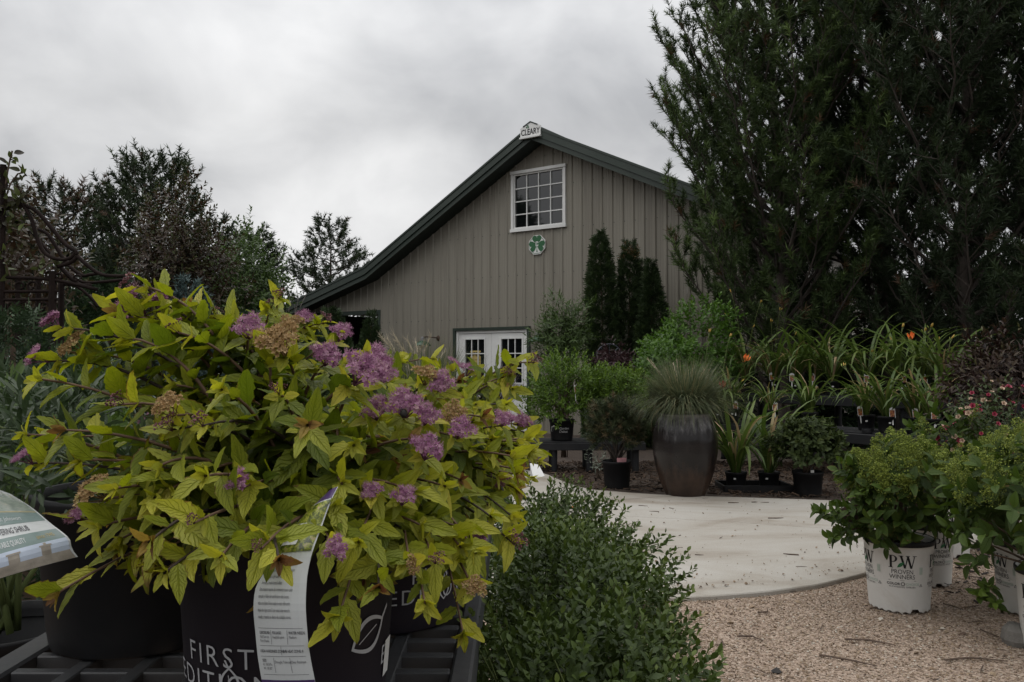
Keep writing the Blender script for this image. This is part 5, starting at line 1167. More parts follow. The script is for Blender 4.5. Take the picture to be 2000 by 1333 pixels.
def white_pot(o, R, H, azs):
    prof = [(0, .012), (R*.86, .012), (R*.865, .0), (R*.872, .004), (R*.885, .045), (R*.888, .05), (R*.985, H-.055), (R*.99, H-.05), (R*.99, H-.03), (R*1.0, H-.026), (R*1.015, H-.02), (R*1.02, H-.002), (R*.99, H), (R*.965, H-.004), (R*.95, H-.05)]
    n = 96; v, f = lathe(prof, n); v = v.reshape(len(prof), n, 3)
    th = np.arange(n); big = (th % 32) < 4; sm = (th % 4) < 2
    lift = np.where(big, .018, np.where(sm, .005, .0)); v[2, :, 2] += lift; v[3, :, 2] += lift; v[1, :, 2] += np.maximum(0, lift - .008)
    part('pot', (v.reshape(-1, 3), f), M_wpot, o, smooth=False)
    part('rim', lathe([(R*1.018, H-.022), (R*1.035, H-.014), (R*1.035, H-.001), (R*1.02, H+.003), (R*.985, H+.002)], 64), M_pot, o, smooth=True)
    part('soil', lathe([(0, H - .03), (R * .955, H - .035)], 20), M_soilp, o)
    Rf = lambda z: R * (.888 + .1 * (z - .05) / (H - .105))
    for az in azs:
        k = R / .155 * .86; zc = H * .55
        def put(name, V2, T, s, x, z, mat, push=.0014): part(name, flatcyl(V2 * s * k + A(x * k, 0), T, Rf, zc + z * k, az, push), mat, o)
        v, t = tri2(serif_P()); put('lettering', v, t, .068, -.068, .035, M_black)
        v, t = tri2(serif_W()); put('lettering', v, t, .068, -.018, .035, M_black)
        lf = np.array([[math.sin(math.pi * q) * .2, q] for q in np.linspace(0, 1, 9)] + [[-math.sin(math.pi * q) * .2, q] for q in np.linspace(1, 0, 9)[1:-1]]); a = -.85; lf = lf @ np.array([[math.cos(a), math.sin(a)], [-math.sin(a), math.cos(a)]])
        m_ = len(lf); put('leaf_logo', np.concatenate([lf, lf.mean(0)[None]]), np.array([[j, (j+1) % m_, m_] for j in range(m_)]), .046, -.026, .038, M_pgreen, .0019)
        for tx, z, s_, mt, x in [('PROVEN', .004, .034, M_black, 0), ('WINNERS', -.024, .034, M_black, 0)]:
            v, t = text2d(tx, 1, off=-.004); put('lettering', v * A(.86, 1), t, s_, x, z, mt)
        put('rule', np.array([[-.07, 0], [0, 0], [.07, 0], [.07, .0018], [0, .0018], [-.07, .0018]]), np.array([[0,1,4],[0,4,5],[1,2,3],[1,3,4]]), 1, 0, -.034, M_black)
        v, t = text2d('COLOR', 1, 'RIGHT', off=.02); put('lettering', v, t, .019, -.012, -.058, M_black)
        v, t = text2d('CHOICE', 1, 'LEFT'); put('lettering', v, t, .019, .016, -.058, M_pgrey)
        put('flower_logo', np.concatenate([ngon(9, .011), ngon(9, .0055)]), np.array([[j, (j+1) % 9, 9 + j] for j in range(9)]), 1, .002, -.051, M_black)
        v, t = text2d('FLOWERING SHRUBS', 1, spacing=1.15); put('lettering', v, t, .0125, 0, -.072, M_black)
        tri = ngon(3, .011, math.pi / 2); put('recycling_mark', np.concatenate([tri, tri * .62]), np.array([[0,1,4],[0,4,3],[1,2,5],[1,5,4],[2,0,3],[2,3,5]]), 1, .098, -.06, M_black)
        for j in range(4): put('side_print', np.array([[0, -.02], [.0022, -.02], [.0022, .02], [0, .02]]), np.array([[0,1,2],[0,2,3]]), 1, .09 + .005 * j, .02, M_pgrey)
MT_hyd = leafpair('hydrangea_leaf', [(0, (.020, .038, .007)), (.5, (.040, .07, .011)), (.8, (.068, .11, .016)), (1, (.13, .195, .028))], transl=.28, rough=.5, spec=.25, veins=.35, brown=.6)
LEAF_H = [leaf_tpl(.5, 6, .45, .25, .25), leaf_tpl(.44, 6, .42, .35, .4), leaf_tpl(.55, 6, .45, .3, .1)]
HYM = leaf_meshes(LEAF_H, MT_hyd[0])
M_pan = rampmat('green_panicle', [(.065, .095, .013), (.15, .19, .026), (.24, .28, .045)], .6)
def panicle_mesh(seed):
    r = np.random.default_rng(seed); n = 240; y = r.random(n) ** .8; R = (.40 * (1 - y) ** .6 + .04) * (.7 + .6 * r.random(n)); az = r.random(n) * 6.28; q = .4 + .6 * r.random(n) ** .5
    p = np.stack([R * q * np.cos(az), y, R * q * np.sin(az)], -1); d = nrm(p - A(0, .25, 0) + r.normal(size=(n, 3)) * .3)
    v, f, u, t = inst((OCT_V * A(1, 1, .9), OCT_T, np.zeros((8, 2))), p, d, nrm(r.normal(size=(n, 3))), .016 + .024 * r.random(n) ** 2, r.random(n))
    st = [tube(np.array([[0, yy, 0], [.3 * (1-yy) * math.cos(a), yy + .12, .3 * (1-yy) * math.sin(a)]]), .008, 3) for yy, a in zip(np.linspace(0, .8, 14), np.arange(14) * 2.4)] + [tube(np.array([[0, -.35, 0], [0, 1, 0]]), [.02, .006], 4)]
    g = join([(v, [f])] + st); tt = np.concatenate([t, np.full(len(g[0]) - len(v), .3)])
    me = mesh_np('flower_head', g[0], g[1], tint=tt); me.materials.append(M_pan); return me
PAN = [panicle_mesh(i) for i in range(3)]
def place(name, me, loc, d, size, root, up=None):
    o = bpy.data.objects.new(name, me); fr = frames(nrm(np.asarray(d, float))[None], nrm(rng.normal(size=(1, 3))) if up is None else np.asarray(up, float)[None])[0]; M = np.eye(4); M[:3, :3] = fr * size; M[:3, 3] = np.asarray(loc) - np.array(root.location)
    o.matrix_basis = Matrix(M.tolist()); COL.objects.link(o); o.parent = root; return o
GH = 'hydrangeas in white printed pots'
def hydrangea(px, d, R, H, label, center_off, radii, nsh, seed, azs, heads, nobj, tilt=0., potlabel=None, yaw=0.):
    p_ = P(px, 709, d); p_[2] = .012; o = thing('potted_hydrangea', label, 'potted plant', p_, GH, (0, 0, 0))
    white_pot(o, R, H, azs)
    c = p_ + np.array(center_off)
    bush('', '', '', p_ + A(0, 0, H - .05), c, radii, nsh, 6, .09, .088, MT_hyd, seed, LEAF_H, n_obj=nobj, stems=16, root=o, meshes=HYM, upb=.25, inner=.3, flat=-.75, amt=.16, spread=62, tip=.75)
    r = np.random.default_rng(seed); p2, a2, _ = bush_shoots(c + A(0, 0, .02), np.array(radii) * A(.98, .98, 1.05), heads, seed + 9, .85, .12, .1, 1.0)
    for i in range(len(p2)): place('flower_head', PAN[i % 3], p2[i] - a2[i] * .03, a2[i], .085 + .05 * r.random(), o)
    return o
h1 = hydrangea(1750, 4.05, .158, .335, 'hydrangea with pale green flower heads in the nearest full white pot', (.0, 0, .51), (.25, .24, .235), 100, 110, [-.33, -1.62, 1.0], 110, 260)
ho_ = np.array(h1.location)
# its low branch reaching left over the concrete
tips = [P(1612, 1005, 3.95), P(1640, 1010, 3.95), P(1660, 1035, 3.95), P(1630, 1050, 3.9), P(1690, 985, 3.95)]
for b_ in tips: part('branch', tube(bez(ho_ + A(-.05, 0, .36), (ho_ + A(0, 0, .5)) * .5 + b_ * .5, b_, 7) - ho_, np.linspace(.005, .0025, 7), 5), M_stem, h1, smooth=True)
pt = np.array([(ho_ + A(0, 0, .36)) * (1 - k_) + b_ * k_ + rng.normal(size=3) * .012 for b_ in tips for k_ in (1., .97, .8, .62, .45)]); axx = nrm(pt - (ho_ + A(0, 0, .42)) + A(0, 0, .12))
L = whorl(pt, axx, 6, .08, .062, 5, 60, .8); add_leaves(h1, (L[0], L[1], L[2], L[3], np.clip(.35 + .5 * L[4], 0, 1)), LEAF_H, HYM, MT_hyd, 200, ho_ + A(0, 0, .5))
hydrangea(1800, 4.5, .150, .32, 'shaded hydrangea in a white pot tucked behind the nearest one', (.04, 0, .50), (.24, .22, .22), 70, 111, [.24], 14, 120)
hydrangea(2062, 3.42, .158, .335, 'hydrangea in a white pot cut by the right edge', (-.08, .02, .56), (.31, .27, .27), 110, 112, [-1.2, .1], 60, 240)
hydrangea(2004, 3.98, .155, .33, 'hydrangea behind the pot at the right edge', (-.04, 0, .53), (.29, .25, .25), 80, 113, [-1.55], 50, 160)
hydrangea(1842, 5.15, .15, .32, 'taller leafy hydrangea in the rear with one upright flower head', (0, 0, .55), (.29, .25, .27), 70, 114, [.1], 5, 160)
# fallen-over sprig by the right pot
sp = thing('hydrangea_sprig', 'low hydrangea sprig with green buds in front of the right white pots', 'plant', G(1965, 1200)); so_ = np.array(sp.location)
pt = np.array([P(1915, 1165, 3.6), P(1925, 1155, 3.6), P(1935, 1150, 3.6), P(1945, 1180, 3.55)]); stems_to(sp, so_, pt, .004, .002, M_gstem, so_)
L = whorl(pt, nrm(pt - so_ + A(0, 0, .02)), 6, .05, .058, 6, 60, .8); add_leaves(sp, (L[0], L[1], L[2], L[3], np.clip(.5 + .5 * L[4], 0, 1)), LEAF_H, HYM, MT_hyd, 60, so_)
for i in range(3): place('bud_cluster', PAN[i], pt[i] + A(-.01, -.01, 0), nrm(pt[i] - so_), .035, sp)
tgb = thing('plant_tag', 'dark brown back of a big tag held in the left branch of the nearest hydrangea', 'plant tag', P(1660, 1005, 3.98))
q = np.array([P(a, b, 3.98) for a, b in [(1627, 1004), (1650, 990), (1690, 984), (1693, 1020), (1655, 1020)]]) - np.array(tgb.location)
part('card', join([(np.concatenate([q, q + A(0, .002, 0)]), [np.array([[0,1,2],[0,2,3],[0,3,4],[7,6,5],[8,7,5],[9,8,5]]), np.array([[i, (i+1) % 5, 5 + (i+1) % 5, 5 + i] for i in range(5)])])]), plain('brown_card', (.06, .035, .025), .5, .3, 20), tgb)
rk = part('rock', (lathe([(0, 0), (.05, .0), (.062, .03), (.055, .07), (.03, .095), (0, .1)], 9)[0] * A(.8, 1, 1), lathe([(0, 0), (.05, .0), (.062, .03), (.055, .07), (.03, .095), (0, .1)], 9)[1]), M_stone); rk.location = G(1982, 1262) ; tag(rk, 'fist-sized pale grey rock leaning on the right white pot', 'rock')
rk = part('rock', (OCT_V * A(.022, .018, .03), [OCT_T]), plain('dark_stone', (.03, .027, .025), .9, .3, 20)); rk.location = G(1516, 1318) + A(0, 0, .012); tag(rk, 'small dark stone on the gravel at the bottom edge', 'rock')
# ================================================================== FOREGROUND BENCH
BT = .775
M_deck = plain('grey_bench_plastic', (.034, .035, .038), .5, .2, 8, dirt=(.10, .09, .08), dirt_amt=.45, bump=.08)
fb = thing('plant_bench', 'black slotted plastic bench in the foreground under the spirea pots', 'bench', (-.395, 1.3, 0))
BX0, BX1, BY0, BY1 = -.74, -.055, .42, 2.2
def fbx(name, x0, x1, y0, y1, z0, z1, b=.004): return part(name, bbox((((x0+x1)/2)+.395, ((y0+y1)/2)-1.3, (z0+z1)/2), (x1-x0, y1-y0, z1-z0), b), M_deck, fb)
fbx('edge_rail', BX0, BX0 + .045, BY0, BY1, BT - .07, BT); fbx('edge_rail', BX1 - .03, BX1, BY0, BY1, BT - .07, BT)
fbx('edge_rail', BX0 + .046, BX1 - .031, BY0, BY0 + .04, BT - .07, BT); fbx('edge_rail', BX0 + .046, BX1 - .031, BY1 - .04, BY1, BT - .07, BT)
lx = np.linspace(BX0 + .045, BX1 - .03, 8)
for x in lx[1:-1]: fbx('long_bar', x - .011, x + .011, BY0 + .041, BY1 - .041, BT - .026, BT - .0015, .002)
ny = 27
for i in range(1, ny):
    y = BY0 + .04 + (BY1 - BY0 - .08) * i / ny
    fbx('slat', BX0 + .046, BX1 - .031, y - .009, y + .009, BT - .022, BT - .003, .002)
for x in (BX0 + .06, BX1 - .06):
    for y in (BY0 + .1, (BY0 + BY1) / 2, BY1 - .1): part('leg', xf(lathe([(.0, 0), (.04, 0), (.036, .03), (.038, BT - .07)], 12), None, (x + .395, y - 1.3, 0)), M_deck, fb, smooth=True)

# pots of the First Editions shrubs
M_fepot = plain('black_purple_pot', (.013, .010, .014), .5, .2, 6, dirt=(.035, .03, .03), dirt_amt=.45, spec=.25)
M_feprint = plain('grey_print', (.36, .36, .37), .6, .08, 20); M_prpl = plain('purple_print', (.045, .02, .09), .4, .1, 10)
def open_leaf(sx=1.):
    t = np.linspace(0, 1, 15)
    def outl(w): return np.concatenate([np.stack([t * 1.0, w * np.sin(np.pi * t) ** .9 * .36], -1), np.stack([t[::-1], -w * np.sin(np.pi * t[::-1]) ** .9 * .36], -1)[1:-1]])
    a = outl(1.); c = A(.5, 0); b = c + (outl(.80) - c) * A(.86, .92); k = len(a)
    v = np.concatenate([a, b]); T = np.concatenate([[[j, (j+1) % k, k + (j+1) % k], [j, k + (j+1) % k, k + j]] for j in range(k)])
    m = np.array([[.2, -.02], [.75, .02], [.75, .045], [.2, .0]]); st = np.array([[.97, -.02], [1.22, .10], [1.22, .17], [.95, .04]])
    T = np.concatenate([T, [[2*k, 2*k+1, 2*k+2], [2*k, 2*k+2, 2*k+3]], [[2*k+4, 2*k+5, 2*k+6], [2*k+4, 2*k+6, 2*k+7]]]); return np.concatenate([v, m, st]), T
def fe_pot(o, R, H, azs, leafaz=None, small=True):
    pot(o, R, H, M_fepot, .86, 48)
    Rf = lambda z: R * (.86 + .14 * z / H)
    for az in azs:
        v, t = text2d('FIRST', .034, off=-.0002, spacing=1.25); part('lettering', flatcyl(v, t, Rf, .079, az - .02), M_feprint, o)
        v, t = text2d('EDITIONS', .034, off=-.0002, spacing=1.2); part('lettering', flatcyl(v, t, Rf, .048, az), M_feprint, o)
        lf = open_leaf()[0][:28] * .0; v, t = open_leaf(); a = math.pi / 2; vv = (v - A(.5, 0)) * .045; vv = vv @ np.array([[math.cos(a), math.sin(a)], [-math.sin(a), math.cos(a)]]); part('leaf_logo', flatcyl(vv * .8 + A(.015, 0), t, Rf, .062, az, .0013), M_feprint, o)
    if leafaz is not None:
        v, t = open_leaf(); a = .42; vv = (v - A(.5, 0)) * .062 @ np.array([[math.cos(a), math.sin(a)], [-math.sin(a), math.cos(a)]]); part('leaf_logo', flatcyl(vv, t, Rf, .098, leafaz), M_feprint, o)
        v, t = text2d('EDITIONS', .034, 'LEFT', spacing=1.2); part('lettering', flatcyl(v, t, Rf, .050, leafaz + .24), M_feprint, o)
        part('price_sticker', flatcyl(np.array([[-.012, -.02], [.012, -.02], [.012, .025], [-.012, .025]]), np.array([[0,1,2],[0,2,3]]), Rf, .052, leafaz + .42, .002), M_card, o)

# ================================================================== SPIREA
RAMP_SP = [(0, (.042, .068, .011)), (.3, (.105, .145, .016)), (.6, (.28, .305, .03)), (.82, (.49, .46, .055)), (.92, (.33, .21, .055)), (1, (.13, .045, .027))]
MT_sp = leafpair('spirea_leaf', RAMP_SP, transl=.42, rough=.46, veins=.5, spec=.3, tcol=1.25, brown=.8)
LEAF_S = [leaf_tpl(.37, 10, .40, .22, .18, .22, .012), leaf_tpl(.41, 10, .42, .34, .32, .2, .016), leaf_tpl(.36, 10, .38, .12, .05, .25, .01, .4), leaf_tpl(.42, 10, .42, .45, .42, .2, .014, -.4), leaf_tpl(.38, 10, .40, .3, -.06, .22, .014)]
SPM = leaf_meshes(LEAF_S, MT_sp[0])
M_spstem = plain('reddish_stem', (.10, .055, .03), .75, .35, 40); M_oldstem = plain('dark_old_stem', (.035, .022, .016), .85, .3, 40)
def mixmat(name, cols): return rampmat(name, cols, .6)
M_fpink = leafmat('pink_floret', [(0, (.15, .055, .11)), (.35, (.27, .105, .20)), (.65, (.36, .19, .28)), (.85, (.45, .29, .34)), (1, (.24, .12, .10))], transl=.25, rough=.6)
M_fbrown = leafmat('spent_floret', [(0, (.16, .10, .035)), (.5, (.34, .22, .10)), (.8, (.42, .30, .17)), (1, (.3, .32, .06))], transl=.15, rough=.8)
M_fbud = leafmat('dark_bud', [(0, (.07, .025, .035)), (.6, (.14, .055, .065)), (1, (.22, .10, .10))], transl=0, rough=.55)
def corymb(seed, kind):
    """a domed cluster: branching stalks, little florets with petals and stamens, or round buds"""
    r = np.random.default_rng(seed); V = []; T = []; C = []; k = [0]
    def add(v, t, c): V.append(v); T.append(np.asarray(t) + k[0]); C.append(np.broadcast_to(c, (len(v),))); k[0] += len(v)
    nb = 7 if kind != 'bud' else 5; heads = []
    for i in range(nb):
        a = i * 2.4; rad = .36 * math.sqrt((i + .3) / nb); c = A(rad * math.cos(a), .0, rad * math.sin(a)); heads.append(c)
        g = tube(np.array([[0, -.5, 0], [c[0] * .5, -.26, c[2] * .5], [c[0], -.06, c[2]]]), [.022, .015, .01], 4, cap=False)
        v, f = g; f = f[0]; add(v, np.concatenate([f[:, [0,1,2]], f[:, [0,2,3]]]), .05)
    m = {'pink': 15, 'brown': 16, 'bud': 9}[kind]
    for c in heads:
        for j in range(m):
            a = j * 2.4; q = math.sqrt((j + .5) / m); dr = nrm(A(q * math.cos(a) * .9, 1.05 - .5 * q, q * math.sin(a) * .9)); p = c + A(0, -.10, 0) + dr * A(.17, .2, .17) + r.normal(size=3) * .012
            fr = frames(dr[None], nrm(r.normal(size=(1, 3))))[0]
            if kind == 'bud': add(p + (OCT_V * .055) @ fr.T, OCT_T, r.random()); continue
            tn = np.clip(r.normal() * .2 + (.45 if kind == 'pink' else .5), 0, .9)
            for e in range(5):
                b = e * 1.2566; rd = fr[:, 0] * math.cos(b) + fr[:, 2] * math.sin(b); sdv = np.cross(rd, dr); s = .060 * (.8 + .4 * r.random()); lift = .3 if kind == 'pink' else 1.1
                add(np.array([p, p + rd * s * .6 + dr * s * lift * .5 - sdv * s * .42, p + rd * s * 1.1 + dr * s * lift, p + rd * s * .6 + dr * s * lift * .5 + sdv * s * .42]), [[0,1,2],[0,2,3]], tn)
            for e in range(5 if kind == 'pink' else 2):
                b = r.random() * 6.28; rd = nrm(fr[:, 0] * math.cos(b) * .8 + fr[:, 2] * math.sin(b) * .8 + dr * 1.1); s = .07 + .06 * r.random(); w_ = np.cross(rd, r.normal(size=3)) * .0035
                add(np.array([p - w_, p + w_, p + rd * s + w_, p + rd * s - w_]), [[0,1,2],[0,2,3]], min(.9, tn + .2))
                if kind == 'pink': add(p + rd * s + OCT_V[[0, 2, 4, 6]] * .010, [[0,1,2],[0,2,3],[0,3,1]], min(1, tn + .15))
    me = mesh_np('flower_head', np.concatenate(V), np.concatenate(T), tint=np.concatenate(C)); me.materials.append({'pink': M_fpink, 'brown': M_fbrown, 'bud': M_fbud}[kind]); return me
COR = {k: [corymb(i + 7 * j, k) for i in range(3)] for j, k in enumerate(('pink', 'brown', 'bud'))}
for k, nm_ in (('brown', 'spent_flower_head'), ('bud', 'bud_cluster')):
    for me in COR[k]: me.name = nm_
KNAME = {'pink': 'flower_head', 'brown': 'spent_flower_head', 'bud': 'bud_cluster'}
def spirea(loc, label, R, H, targets, center, radii, nextra, seed, nobj, leaf=.054, azs=(), leafaz=None, fe=True, edge_targets=(), mount=True, random_heads=0):
    r = np.random.default_rng(seed); loc = np.array(loc, float); o = thing('potted_spirea', label, 'potted plant', loc, 'gold-leaved spireas on the foreground bench')
    if fe: fe_pot(o, R, H, azs, leafaz)
    else: pot(o, R, H, n=48)
    base = loc + A(0, 0, H - .03); center = np.array(center, float)
    paths = []
    for (px, py, d, kind) in targets: paths.append((P(px, py, d), kind, 1.0 if (px, py) not in WPX else 1.0 + WPX[(px, py)] * d / F * 1.15))
    dd = nrm(r.normal(size=(nextra * 3, 3)) * A(1, 1, .8)); dd = dd[dd[:, 2] > -.55][:nextra]
    tg = center + dd * np.array(radii) * ((.62 + .38 * r.random(len(dd)) ** .6) * lump(dd, seed, .16, 2.6))[:, None]
    nh = 0
    for q in tg:
        if q[2] < base[2] - .16: continue
        ta, tb = px_of(q[None]); ta, tb = ta[0], tb[0]
        if ta < 215 and tb > 905: continue      # the tag of the neighbouring pot stands here
        kd = 'leaf'
        if random_heads and nh < random_heads and q[2] > center[2] + .02 and r.random() < .45: kd = ('pink', 'pink', 'bud', 'brown')[int(r.integers(4))]; nh += 1
        paths.append((q, kd, .8))
    LOC = []; D = []; U = []; S = []; T = []
    main = []; thin = []
    for i, (q, kind, imp) in enumerate(paths):
        b = base + A(r.normal() * .03, r.normal() * .03, 0); lift = .35 + .35 * r.random(); hv = (q - b) * A(1, 1, 0)
        mid = b + hv * (.35 + .2 * r.random()) + A(0, 0, max(.06, (q[2] - b[2]) * .85 + .05 * r.random()))
        pth = bez(b, mid, q, 12); Ls = np.linalg.norm(np.diff(pth, axis=0), axis=1).sum(); rad = np.linspace(.0032 + .001 * r.random(), .0013, 12)
        (main if imp >= 1 or i % 3 == 0 else thin).append((pth, rad))
        ax = nrm(np.gradient(pth, axis=0)); nl = max(8, int(Ls * .86 / .016)); ph0 = r.random() * 6.28; t_ = np.linspace(0, 1, 12)
        for j in range(nl):
            t = .20 + .80 * (j + .6) / nl; p = A(*[np.interp(t, t_, pth[:, c]) for c in range(3)]); a = nrm(A(*[np.interp(t, t_, ax[:, c]) for c in range(3)]))
            ref = A(0, 0, 1) if abs(a[2]) < .9 else A(1, 0, 0); x = nrm(np.cross(a, ref)); y = np.cross(a, x); ph = ph0 + j * 2.4 + r.normal() * .25
            rdv = x * math.cos(ph) + y * math.sin(ph); el = math.radians(62 - 22 * t + r.normal() * 12)
            dv = nrm(a * math.cos(el) + rdv * math.sin(el) + A(0, 0, -.18 * r.random()) + r.normal(size=3) * .14)
            LOC.append(p); D.append(dv); U.append(nrm(a * .8 + A(0, 0, .8) - rdv * .2 + r.normal(size=3) * .25))
            sz = leaf * (1.1 - .35 * max(0, t - .55) / .45) * (.62 + .6 * r.random()); S.append(sz); 
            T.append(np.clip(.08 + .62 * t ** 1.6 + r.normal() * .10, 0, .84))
        nt = 5 if kind == 'leaf' else 3; bronze = kind == 'leaf' and r.random() < .32
        for j in range(nt):
            ph = j * 2.4 + r.random(); a = ax[-1]; ref = A(0, 0, 1) if abs(a[2]) < .9 else A(1, 0, 0); x = nrm(np.cross(a, ref)); y = np.cross(a, x); rdv = x * math.cos(ph) + y * math.sin(ph)
            LOC.append(q - a * .006 * (1 if kind == 'leaf' else 3)); D.append(nrm(a * .8 + rdv * (.5 if kind == 'leaf' else .9) + r.normal(size=3) * .1)); U.append(nrm(-rdv + a + A(0, 0, .3))); S.append(leaf * (.42 if kind == 'leaf' else .5) * (.7 + .5 * r.random()))
            T.append((.90 + .1 * r.random()) if bronze else .66 + .16 * r.random())
        if kind != 'leaf':
            hd = nrm(ax[-1] * .6 + A(0, -.25, .75) + r.normal(size=3) * .15); sz = {'pink': .043, 'brown': .043, 'bud': .030}[kind] * (.85 + .4 * r.random()) * (1.0 if imp >= 1 else .8)
            if imp > 1: sz = imp - 1
            place(KNAME[kind], COR[kind][int(r.integers(3))], q + hd * sz * .42, hd, sz, o)
    for pth, rad in main: part('stem', tube(pth - loc, rad, 5, cap=False), M_spstem if r.random() < .7 else M_oldstem, o, smooth=True)
    if thin: part('thin_stems', join([tube(p_ - loc, r_, 4, cap=False) for p_, r_ in thin]), M_spstem, o, smooth=True, kind='stuff')
    LOC, D, U, S, T = map(np.array, (LOC, D, U, S, T))
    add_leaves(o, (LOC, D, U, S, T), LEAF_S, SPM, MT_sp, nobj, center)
    return o
WPX = {(285,622):85,(318,612):60,(115,640):45,(92,706):50,(165,692):60,(340,812):60,(335,840):45,(395,832):40,(475,952):50,(205,975):70,(160,1018):40,(62,905):45,(378,1022):35,(510,1072):32,(485,660):65,(635,712):62,(695,748):88,(720,722):70,(350,650):40,(425,620):32,(555,695):85,(525,690):70,(240,790):42,(655,1080):50,(545,770):36,(265,560):42,
       (790,815):76,(830,828):54,(735,818):58,(895,857):58,(830,895):66,(785,985):50,(730,967):42,(885,820):50,(800,1105):36,(925,1152):44,(850,1100):36,(750,745):52,(860,762):54,(830,752):52}
T1 = [(285, 622, 1.08, 'pink'), (318, 612, 1.12, 'pink'), (265, 560, 1.06, 'bud'), (115, 640, 1.0, 'pink'), (92, 706, 1.0, 'pink'), (165, 692, 1.02, 'brown'), (340, 812, .90, 'brown'), (335, 840, .89, 'bud'), (395, 832, .88, 'bud'), (475, 952, .86, 'pink'), (205, 975, .90, 'brown'), (160, 1018, .92, 'pink'),
      (62, 905, .95, 'pink'), (378, 1022, .80, 'bud'), (510, 1072, .80, 'bud'), (485, 660, 1.05, 'pink'), (635, 712, 1.02, 'pink'), (695, 748, .98, 'pink'), (720, 722, 1.02, 'pink'), (350, 650, 1.0, 'bud'), (425, 620, 1.1, 'bud'), (555, 695, 1.0, 'brown'), (525, 690, 1.02, 'brown'), (240, 790, .92, 'bud'), (655, 1080, .82, 'pink'), (545, 770, .92, 'bud'), (375, 600, 1.1, 'leaf'), (290, 590, 1.08, 'leaf'), (230, 610, 1.05, 'leaf'), (440, 650, 1.1, 'leaf'), (245, 660, 1.0, 'leaf'), (430, 1090, .78, 'leaf'), (320, 1120, .80, 'leaf'), (290, 1060, .8, 'leaf'), (545, 1095, .79, 'leaf'), (120, 840, .9, 'leaf'), (75, 740, .95, 'leaf'), (430, 760, .9, 'leaf'), (600, 830, .88, 'leaf'), (400, 930, .82, 'leaf'), (150, 900, .9, 'leaf'), (190, 1030, .88, 'leaf'), (110, 1160, .9, 'leaf')]
T2 = [(790, 815, 1.05, 'pink'), (830, 828, 1.06, 'pink'), (735, 818, 1.04, 'pink'), (895, 857, 1.12, 'pink'), (830, 895, 1.0, 'pink'), (785, 985, .95, 'pink'), (730, 967, .95, 'pink'), (885, 820, 1.15, 'brown'), (800, 1105, .9, 'brown'), (925, 1152, .98, 'brown'), (850, 1100, .93, 'bud'), (750, 745, 1.15, 'pink'), (860, 762, 1.2, 'pink'), (830, 752, 1.2, 'brown'), (690, 870, .95, 'leaf'), (900, 1070, 1.0, 'leaf'), (905, 1240, .98, 'leaf'), (960, 1010, 1.1, 'leaf'), (830, 1180, .9, 'leaf'), (660, 1210, .84, 'leaf'), (740, 1150, .85, 'leaf'), (1000, 1060, 1.1, 'bud'), (700, 1060, .86, 'leaf'), (870, 950, 1.0, 'leaf'), (930, 1080, 1.0, 'leaf')]
T3 = [(1042, 708, 1.45, 'bud'), (975, 945, 1.35, 'pink'), (925, 1042, 1.25, 'pink'), (990, 735, 1.5, 'bud'), (912, 733, 1.7, 'pink'), (1002, 760, 1.5, 'leaf'), (1047, 850, 1.5, 'leaf'), (1032, 880, 1.6, 'leaf'), (990, 790, 1.4, 'leaf'), (930, 790, 1.4, 'leaf'), (960, 860, 1.3, 'leaf'), (1012, 830, 1.55, 'pink'), (895, 745, 1.6, 'leaf'), (992, 740, 1.5, 'leaf')]
T5 = [(545, 583, 1.5, 'bud'), (530, 600, 1.5, 'bud'), (570, 648, 1.45, 'brown'), (632, 632, 1.5, 'bud'), (662, 665, 1.45, 'pink'), (600, 660, 1.6, 'leaf'), (500, 640, 1.5, 'leaf'), (595, 640, 1.5, 'pink'), (460, 640, 1.5, 'leaf'), (680, 710, 1.5, 'leaf'), (780, 700, 1.7, 'leaf'), (845, 700, 1.8, 'leaf')]
S1 = spirea((-.285, 1.06, BT), 'gold spirea in the nearest purple-black printed pot, with the long white care tag', .140, .235, T1, (-.35, 1.05, 1.0), (.33, .22, .165), 118, 301, 300, azs=(-.40,), leafaz=1.06)
S2 = spirea((-.215, 1.40, BT), 'gold spirea with the largest pink flower heads, second from the bench front', .140, .235, T2, (-.17, 1.30, 1.02), (.24, .22, .15), 90, 302, 300, azs=(.87,), leafaz=None, random_heads=6)
S3 = spirea((-.185, 1.76, BT), 'gold spirea arching right over the bench edge toward the boxwoods', .140, .235, T3, (-.14, 1.68, 1.01), (.22, .22, .13), 90, 303, 260, azs=(.6,), random_heads=14)
S5 = spirea((-.52, 1.64, BT), 'taller gold spirea at the back left of the bench', .140, .235, T5, (-.50, 1.58, 1.0), (.24, .2, .13), 80, 305, 220, random_heads=8)
S6 = spirea((-.30, 2.06, BT), 'gold spirea at the far end of the bench below the barn doors', .140, .235, [(880, 725, 2.0, 'pink'), (940, 745, 2.0, 'leaf'), (830, 722, 2.0, 'bud')], (-.22, 2.02, 1.02), (.24, .2, .11), 76, 306, 160, random_heads=14)

